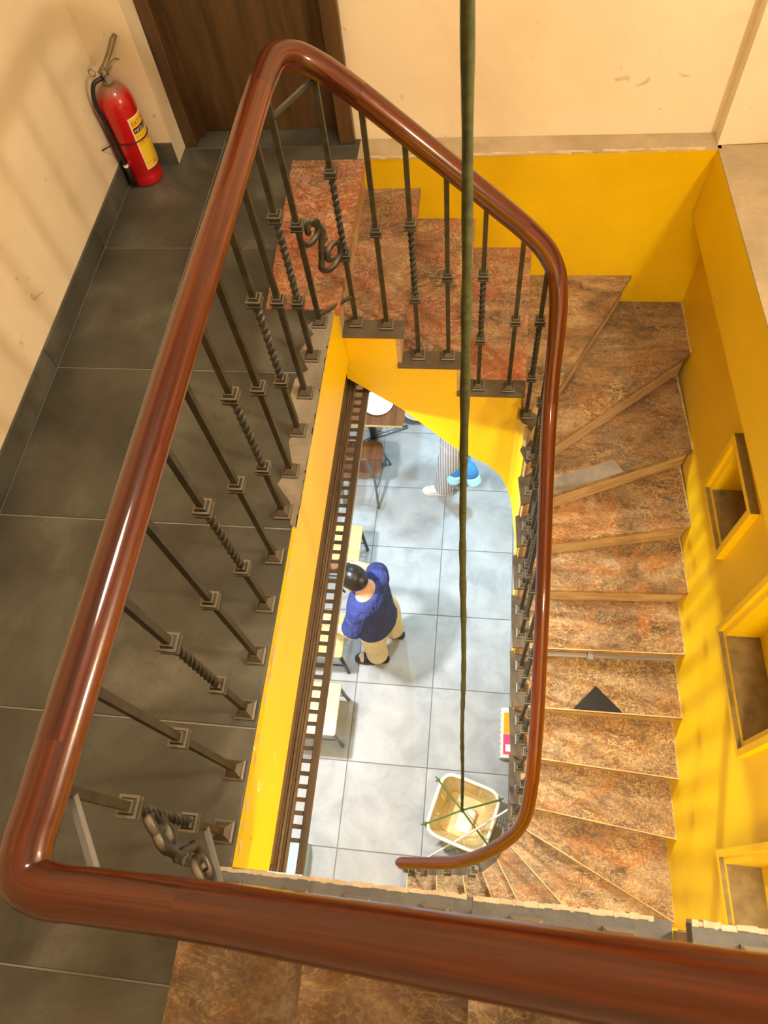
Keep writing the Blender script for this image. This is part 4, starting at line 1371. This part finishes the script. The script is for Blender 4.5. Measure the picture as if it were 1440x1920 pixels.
def person(loc, label, P, cloth):
    """P: joints in world coordinates (x, y, height above the ground floor)"""
    W = {k: Vector((v[0], v[1], FL + v[2])) for k, v in P.items() if isinstance(v, tuple)}
    e = thing('person', label, 'person', (loc[0], loc[1], FL))
    f = Vector((P['face'][0], P['face'][1], 0)).normalized()
    fd = Vector((f.x, f.y, P['face'][2])).normalized()      # gaze
    r = f.cross(Vector((0, 0, 1))).normalized()             # person's right
    hd = W['head']
    hu = r.cross(fd).normalized()
    rot = Matrix((r, fd, hu)).transposed()
    # ---- body, one continuous mesh
    mb = MB()
    mb.ball(hd, (0.074, 0.092, 0.108), 20, 14, rot)
    mb.ball(hd + rot @ Vector((0, 0.022, -0.055)), (0.056, 0.066, 0.060), 14, 9, rot)
    mb.tube([hd + rot @ Vector((0, 0.088, 0.018)), hd + rot @ Vector((0, 0.106, -0.018)), hd + rot @ Vector((0, 0.094, -0.026))], [0.007, 0.014, 0.010], 8)
    for s in (-1, 1):
        mb.ball(hd + rot @ Vector((s * 0.077, -0.004, -0.006)), (0.010, 0.018, 0.030), 10, 7, rot)
    mb.tube([W['neck'] - Vector((0, 0, 0.05)), W['neck'], hd + rot @ Vector((0, -0.012, -0.05))], [0.062, 0.054, 0.052], 12)
    mb.add(*loft([(W['pelvis'] - Vector((0, 0, 0.08)), r, f, 0.14, 0.10), (W['pelvis'], r, f, 0.155, 0.115), (W['chest'].lerp(W['pelvis'], 0.45), r, f, 0.13, 0.10), (W['chest'], r, f, 0.15, 0.11), (W['neck'] - Vector((0, 0, 0.05)), r, f, 0.15, 0.075), (W['neck'], r, f, 0.06, 0.055)]))
    for s in 'LR':
        mb.tube([W['chest'].lerp(W['sh' + s], 0.6), W['sh' + s], W['sh' + s].lerp(W['el' + s], 0.5), W['el' + s], W['el' + s].lerp(W['wr' + s], 0.5), W['wr' + s]], [0.055, 0.052, 0.045, 0.038, 0.035, 0.026], 12)
        mb.tube([W['pelvis'], W['hip' + s], W['hip' + s].lerp(W['kn' + s], 0.5), W['kn' + s], W['kn' + s].lerp(W['an' + s], 0.4), W['an' + s]], [0.09, 0.082, 0.07, 0.052, 0.050, 0.034], 14)
        hand(mb, W['wr' + s], P['hd' + s], P['pn' + s], 0.95, P['curl' + s], 1 if s == 'R' else -1)
        a = W['an' + s]
        ft = Vector((P['ft' + s][0], P['ft' + s][1], 0)).normalized()
        sd = ft.cross(Vector((0, 0, 1)))
        g = Vector((a.x, a.y, FL))
        mb.tube([a, g - ft * 0.04 + Vector((0, 0, 0.055)), g + ft * 0.05 + Vector((0, 0, 0.05)), g + ft * 0.13 + Vector((0, 0, 0.038))], [0.036, 0.034, 0.034, 0.028], 12)
        for q in range(5):
            o_ = sd * (q - 2) * 0.016 * (1 if s == 'R' else -1)
            mb.tube([g + ft * 0.12 + o_ + Vector((0, 0, 0.036)), g + ft * (0.165 - 0.008 * abs(q - 1.0)) + o_ + Vector((0, 0, 0.032))], 0.0095, 8)
    body = remesh(link('body', mb.mesh('body', True), 'skin', e), 0.0068, 5)
    # ---- face and hair
    for s in (-1, 1):
        link('eye', MB().ball(hd + rot @ Vector((s * 0.031, 0.080, 0.008)), 0.0105, 10, 7).mesh('eye', True), 'eye', e)
        link('eyebrow', MB().tube([hd + rot @ Vector((s * 0.016, 0.090, 0.030)), hd + rot @ Vector((s * 0.034, 0.086, 0.035)), hd + rot @ Vector((s * 0.050, 0.074, 0.031))], 0.004, 6).mesh('eyebrow', True), 'hair', e)
    link('mouth', MB().tube([hd + rot @ Vector((-0.021, 0.080, -0.054)), hd + rot @ Vector((0, 0.088, -0.055)), hd + rot @ Vector((0.021, 0.080, -0.054))], [0.003, 0.0065, 0.003], 8).mesh('mouth', True), 'lip', e)
    mb = MB()
    mb.ball(hd + rot @ Vector((0, -0.016, 0.020)), (0.083, 0.094, 0.102), 22, 14, rot)
    if cloth['bun']:
        mb.ball(hd + rot @ Vector((0, -0.098, 0.012)), (0.036, 0.032, 0.036), 14, 9, rot)
        mb.tube([hd + rot @ Vector((0.06, 0.052, 0.058)), hd + rot @ Vector((0.082, 0.058, 0.0)), hd + rot @ Vector((0.080, 0.062, -0.06))], [0.02, 0.014, 0.006], 8)
        mb.tube([hd + rot @ Vector((-0.06, 0.052, 0.058)), hd + rot @ Vector((-0.082, 0.058, 0.0)), hd + rot @ Vector((-0.080, 0.062, -0.06))], [0.02, 0.014, 0.006], 8)
    else:
        mb.ball(hd + rot @ Vector((0, -0.045, -0.06)), (0.078, 0.055, 0.10), 16, 10, rot)
    remesh(link('hair', mb.mesh('hair', True), 'hair', e), 0.006, 2)
    # ---- top
    mb = MB()
    hem = W['hem']
    ch_ = W['chest']
    w = cloth['wide']
    mb.add(*loft([(hem, r, f, 0.185 * w, 0.145 * w), (hem + Vector((0, 0, 0.04)), r, f, 0.19 * w, 0.15 * w), (hem.lerp(ch_, 0.5), r, f, 0.18 * w, 0.14 * w), (ch_, r, f, 0.19 * w, 0.135 * w),
                  (ch_.lerp(W['neck'], 0.55), r, f, 0.20, 0.115), (W['neck'] - Vector((0, 0, 0.035)), r, f, 0.155, 0.095), (W['neck'] - Vector((0, 0, 0.014)), r, f, 0.105, 0.085)]))
    for s in 'LR':
        el = W['sh' + s].lerp(W['el' + s], cloth['sleeve'])
        mb.tube([ch_.lerp(W['sh' + s], 0.7), W['sh' + s], W['sh' + s].lerp(el, 0.5), el], [0.085, 0.080, 0.080, 0.082], 14)
    remesh(link('shirt', mb.mesh('shirt', True), cloth['top'], e), 0.011, 4)
    # neckline
    # ---- trousers
    mb = MB()
    mb.add(*loft([(W['pelvis'] - Vector((0, 0, 0.10)), r, f, 0.165, 0.13), (W['pelvis'], r, f, 0.17, 0.13), (W['pelvis'] + Vector((0, 0, 0.14)), r, f, 0.145, 0.115)]))
    for s in 'LR':
        lw = cloth['leg']
        an = W['an' + s]
        lo = an.lerp(W['kn' + s], cloth['hemcut'])
        mb.tube([W['pelvis'].lerp(W['hip' + s], 0.7), W['hip' + s], W['hip' + s].lerp(W['kn' + s], 0.5), W['kn' + s], W['kn' + s].lerp(lo, 0.5), lo], [0.10, 0.100, 0.095 * lw, 0.083 * lw, 0.078 * lw, 0.078 * lw], 16)
    remesh(link('trousers', mb.mesh('trousers', True), cloth['pants'], e), 0.011, 4)
    # ---- footwear
    for s in 'LR':
        a = W['an' + s]
        ft = Vector((P['ft' + s][0], P['ft' + s][1], 0)).normalized()
        sd = ft.cross(Vector((0, 0, 1)))
        g = Vector((a.x, a.y, 0))
        prof = [(-0.085, 0.0), (-0.078, 0.028), (-0.04, 0.038), (0.05, 0.042), (0.12, 0.050), (0.165, 0.042), (0.190, 0.022), (0.196, 0.0)]
        poly = [g + ft * u + sd * v for u, v in prof] + [g + ft * u - sd * v for u, v in prof[-2:0:-1]]
        if cloth['shoe'] == 'sandal':
            so_ = bevel(link('sandal', MB().prism([(p.x, p.y) for p in poly], FL + 0.001, FL + 0.024).mesh('sandal'), 'black', e), 0.006)
            mb = MB()
            for u in (0.045, 0.075, 0.10):
                arc = []
                for i in range(9):
                    t = math.pi * i / 8
                    arc.append(Vector((g.x, g.y, FL + 0.016)) + ft * u + sd * 0.048 * math.cos(t) + Vector((0, 0, 0.066 - u * 0.12)) * math.sin(t))
                mb.tube(arc, 0.017, 8, True, 0.35)
            st = link('sandal_strap', mb.mesh('sandal_strap', True), 'black', None)
            st.parent = so_
            st.matrix_parent_inverse = PINV[so_.name]
        else:
            mb = MB()
            mb.prism([(p.x, p.y) for p in poly], FL + 0.001, FL + 0.022)
            vsx = []
            G = Vector((g.x, g.y, FL))
            mb.add(*loft([(G - ft * 0.072 + Vector((0, 0, 0.045)), sd, Vector((0, 0, 1)), 0.022, 0.036), (G - ft * 0.03 + Vector((0, 0, 0.05)), sd, Vector((0, 0, 1)), 0.036, 0.045), (G + ft * 0.05 + Vector((0, 0, 0.046)), sd, Vector((0, 0, 1)), 0.040, 0.042), (G + ft * 0.12 + Vector((0, 0, 0.036)), sd, Vector((0, 0, 1)), 0.045, 0.032), (G + ft * 0.178 + Vector((0, 0, 0.026)), sd, Vector((0, 0, 1)), 0.028, 0.020)], 16))
            remesh(link('shoe', mb.mesh('shoe', True), 'white_cloth', e), 0.006, 3)
    return e

person((-0.66, 1.70), 'person in a navy t-shirt and cream trousers seen from above beside a stool', {
    'face': (-0.86, 0.36, -0.55), 'head': (-0.735, 1.700, 1.405), 'neck': (-0.668, 1.672, 1.30), 'chest': (-0.655, 1.655, 1.12), 'pelvis': (-0.635, 1.680, 0.84), 'hem': (-0.645, 1.660, 0.76),
    'shL': (-0.700, 1.540, 1.235), 'elL': (-0.770, 1.455, 1.02), 'wrL': (-0.945, 1.545, 0.98), 'hdL': (-0.8, 0.4, -0.1), 'pnL': (0, 0.2, -1), 'curlL': 0.45,
    'shR': (-0.600, 1.785, 1.235), 'elR': (-0.640, 1.905, 1.06), 'wrR': (-0.790, 1.935, 1.11), 'hdR': (-0.95, 0.0, 0.1), 'pnR': (-0.2, -0.6, -0.6), 'curlR': 0.6,
    'hipL': (-0.640, 1.612, 0.80), 'knL': (-0.690, 1.600, 0.44), 'anL': (-0.688, 1.592, 0.075), 'ftL': (-1.0, -0.05, 0),
    'hipR': (-0.600, 1.765, 0.80), 'knR': (-0.590, 1.800, 0.44), 'anR': (-0.580, 1.815, 0.075), 'ftR': (-0.95, 0.2, 0)},
    dict(bun=True, top='navy', wide=0.98, sleeve=0.80, pants='cream_cloth', leg=1.12, hemcut=0.16, shoe='sandal'))
pch = link('pouch', bevel(link('pouch_tmp', MB().box(-0.055, 0.02, -0.03, 0.03, -0.012, 0.012).mesh('pouch'), 'brown_pouch')).data, None, None, (-0.905, 1.935, FL + 1.095))
bpy.data.objects.remove(bpy.data.objects['pouch_tmp'], do_unlink=True)
bevel(pch, 0.006)
pch.rotation_euler = (0.3, 0.1, 0.5)
tag(pch, 'small brown leather pouch in the hand of the navy-shirted person', 'pouch')

person((-0.20, 3.16), 'person in striped grey trousers and white shoes carrying two blue jugs', {
    'face': (-0.99, -0.1, -0.1), 'head': (-0.20, 3.17, 1.52), 'neck': (-0.170, 3.17, 1.40), 'chest': (-0.165, 3.17, 1.22), 'pelvis': (-0.155, 3.18, 0.92), 'hem': (-0.155, 3.18, 1.0),
    'shL': (-0.155, 3.005, 1.33), 'elL': (-0.115, 2.990, 1.10), 'wrL': (-0.105, 3.050, 0.86), 'hdL': (0.0, 0.10, -1.0), 'pnL': (-0.3, 1, 0), 'curlL': 0.75,
    'shR': (-0.160, 3.335, 1.33), 'elR': (-0.130, 3.395, 1.06), 'wrR': (-0.170, 3.405, 0.82), 'hdR': (-0.1, 0.05, -1), 'pnR': (-0.2, -1, 0), 'curlR': 0.4,
    'hipL': (-0.165, 3.105, 0.86), 'knL': (-0.215, 3.115, 0.46), 'anL': (-0.262, 3.160, 0.075), 'ftL': (-1.0, 0.03, 0),
    'hipR': (-0.145, 3.255, 0.86), 'knR': (-0.130, 3.275, 0.46), 'anR': (-0.090, 3.300, 0.075), 'ftR': (-1.0, 0.1, 0)},
    dict(bun=False, top='white_cloth', wide=0.95, sleeve=0.7, pants='stripes', leg=1.15, hemcut=0.10, shoe='sneaker'))

def jug(x, y, z, tilt, label):
    t = thing('water_jug', label, 'jug', (x, y, z), 'blue jugs in one hand')
    t.rotation_euler = (tilt[0], tilt[1], 0)
    def lk(nm, me, mat):
        o = link(nm, me, mat, None)
        o.parent = t
        return o
    lk('lower_body', MB().lathe([(0.045, 0.0), (0.055, 0.006), (0.058, 0.02), (0.058, 0.10)], (0, 0, 0), 24).mesh('lower_body', True), 'pale_blue')
    u = lk('upper_body', MB().lathe([(0.058, 0.10), (0.058, 0.16), (0.050, 0.20), (0.030, 0.232), (0.018, 0.245), (0.018, 0.262)], (0, 0, 0), 24).mesh('upper_body', True), 'blue_plastic')
    lk('cap', MB().lathe([(0.021, 0.262), (0.022, 0.264), (0.022, 0.284), (0.019, 0.287)], (0, 0, 0), 18).mesh('cap', True), 'blue_plastic')
    lk('handle_loop', MB().tube([(0.026 * math.cos(a), 0.0, 0.287 + 0.03 * math.sin(a)) for a in [i * math.pi / 10 for i in range(11)]], 0.004, 6).mesh('handle_loop', True), 'blue_plastic')
    for h in (0.03, 0.07, 0.125):
        lk('ridge', MB().tube([(0.0585 * math.cos(a), 0.0585 * math.sin(a), h) for a in [i * math.pi / 14 for i in range(29)]], 0.0022, 5, False).mesh('ridge', True), 'pale_blue' if h < 0.1 else 'blue_plastic')
jug(-0.170, 3.020, FL + 0.44, (-0.30, 0.12), 'left one of the two blue jugs held beside the striped trousers')
jug(0.010, 3.010, FL + 0.435, (-0.30, -0.28), 'right one of the two blue jugs held beside the striped trousers')

# ------------------------------------------------------------------ lamps
for i, (p, size, power, colr) in enumerate(UPPER_FILL_LAMPS):  # ceiling fixture added out of view as weak ambient fill
    lp = thing('fill_ceiling_lamp', 'unseen round ceiling lamp added as warm fill above the stair well', 'lamp', (p[0], p[1], 3.3))
    link('lamp_base', MB().lathe([(size * 0.5, 0.0), (size * 0.5, -0.03), (size * 0.46, -0.035)], (p[0], p[1], 3.2995), 32).mesh('lamp_base', True), 'white', lp)
    link('diffuser', MB().lathe([(size * 0.46, -0.035), (size * 0.44, -0.06), (size * 0.34, -0.085), (size * 0.15, -0.098), (0.01, -0.10)], (p[0], p[1], 3.2995), 32).mesh('diffuser', True), 'diffuser', lp)
    ld_ = bpy.data.lights.new('lamp_light', 'AREA')
    ld_.shape = 'DISK'
    ld_.size = size
    ld_.energy = power
    ld_.color = colr
    lo = bpy.data.objects.new('lamp_light', ld_)
    COL.objects.link(lo)
    lo.parent = lp
    lo.location = (0, 0, p[2] - 3.3)
# wall lamp beside the well (outside the picture): glass globe on a bracket
(px_, py_, pz_), size, power, colr = WALL_LAMP
lp = thing('wall_lamp', 'warm globe lamp on the right wall above the ledge', 'lamp', (1.45, py_, pz_))
link('back_plate', MB().tube([(1.4495, py_, pz_ - 0.14), (1.435, py_, pz_ - 0.14)], 0.05, 20).mesh('back_plate'), 'dark_metal', lp)
link('bracket', MB().tube(catmull([(1.437, py_, pz_ - 0.14), (1.41, py_, pz_ - 0.145), (px_ - 0.02, py_, pz_ - 0.13), (px_ - 0.02, py_, pz_ - 0.085)], 0.01), 0.009, 8).mesh('bracket', True), 'dark_metal', lp)
M['globe'] = mat_glow('lit_globe', colr, power / (4 * math.pi ** 2 * size ** 2))
link('globe', MB().ball((px_ - 0.02, py_, pz_), size, 20, 14).mesh('globe', True), 'globe', lp)
(px_, py_, pz_), size, power, colr = SOFFIT_LAMP
lp = thing('soffit_lamp', 'small round warm lamp under the upper flight', 'lamp', (px_, py_, pz_))
link('lamp_base', MB().lathe([(size * 0.5, 0.04), (size * 0.5, 0.0), (size * 0.46, -0.005)], (px_, py_, pz_), 28).mesh('lamp_base', True), 'white', lp)
link('lamp_stem', MB().tube([(px_, py_, pz_ + 0.04), (px_, py_, pz_ + 0.20)], 0.02, 10).mesh('lamp_stem', True), 'white', lp)
link('diffuser', MB().lathe([(size * 0.46, -0.005), (size * 0.40, -0.035), (size * 0.2, -0.055), (0.01, -0.06)], (px_, py_, pz_), 28).mesh('diffuser', True), 'diffuser', lp)
ld_ = bpy.data.lights.new('lamp_light', 'AREA')
ld_.shape = 'DISK'
ld_.size = size
ld_.energy = power
ld_.color = colr
lo = bpy.data.objects.new('lamp_light', ld_)
COL.objects.link(lo)
lo.parent = lp
lo.location = (0, 0, -0.075)
for i, ((x, y), power, colr) in enumerate(GROUND_LAMPS):
    lp = thing('downlight', ['cool recessed downlight over the stools', 'cool recessed downlight over the navy-shirted person', 'cool recessed downlight over the cafe table', 'cool recessed downlight near the jug carrier'][i], 'lamp', (x, y, -0.40))
    link('trim_ring', MB().lathe([(0.11, 0.0), (0.11, -0.008), (0.09, -0.012)], (x, y, -0.341 if x > -1.52 and y < 2.95 else -0.401), 24).mesh('trim_ring', True), 'white', lp)
    zz = -0.341 if x > -1.52 and y < 2.95 else -0.401
    link('diffuser', MB().lathe([(0.09, -0.012), (0.05, -0.013), (0.01, -0.0131)], (x, y, zz), 24).mesh('diffuser', True), 'diffuser_cool', lp)
    ld_ = bpy.data.lights.new('downlight_light', 'AREA')
    ld_.shape = 'DISK'
    ld_.size = 0.18
    ld_.energy = power
    ld_.color = colr
    lo = bpy.data.objects.new('downlight_light', ld_)
    COL.objects.link(lo)
    lo.parent = lp
    lo.location = (0, 0, zz - 0.02 + 0.40)
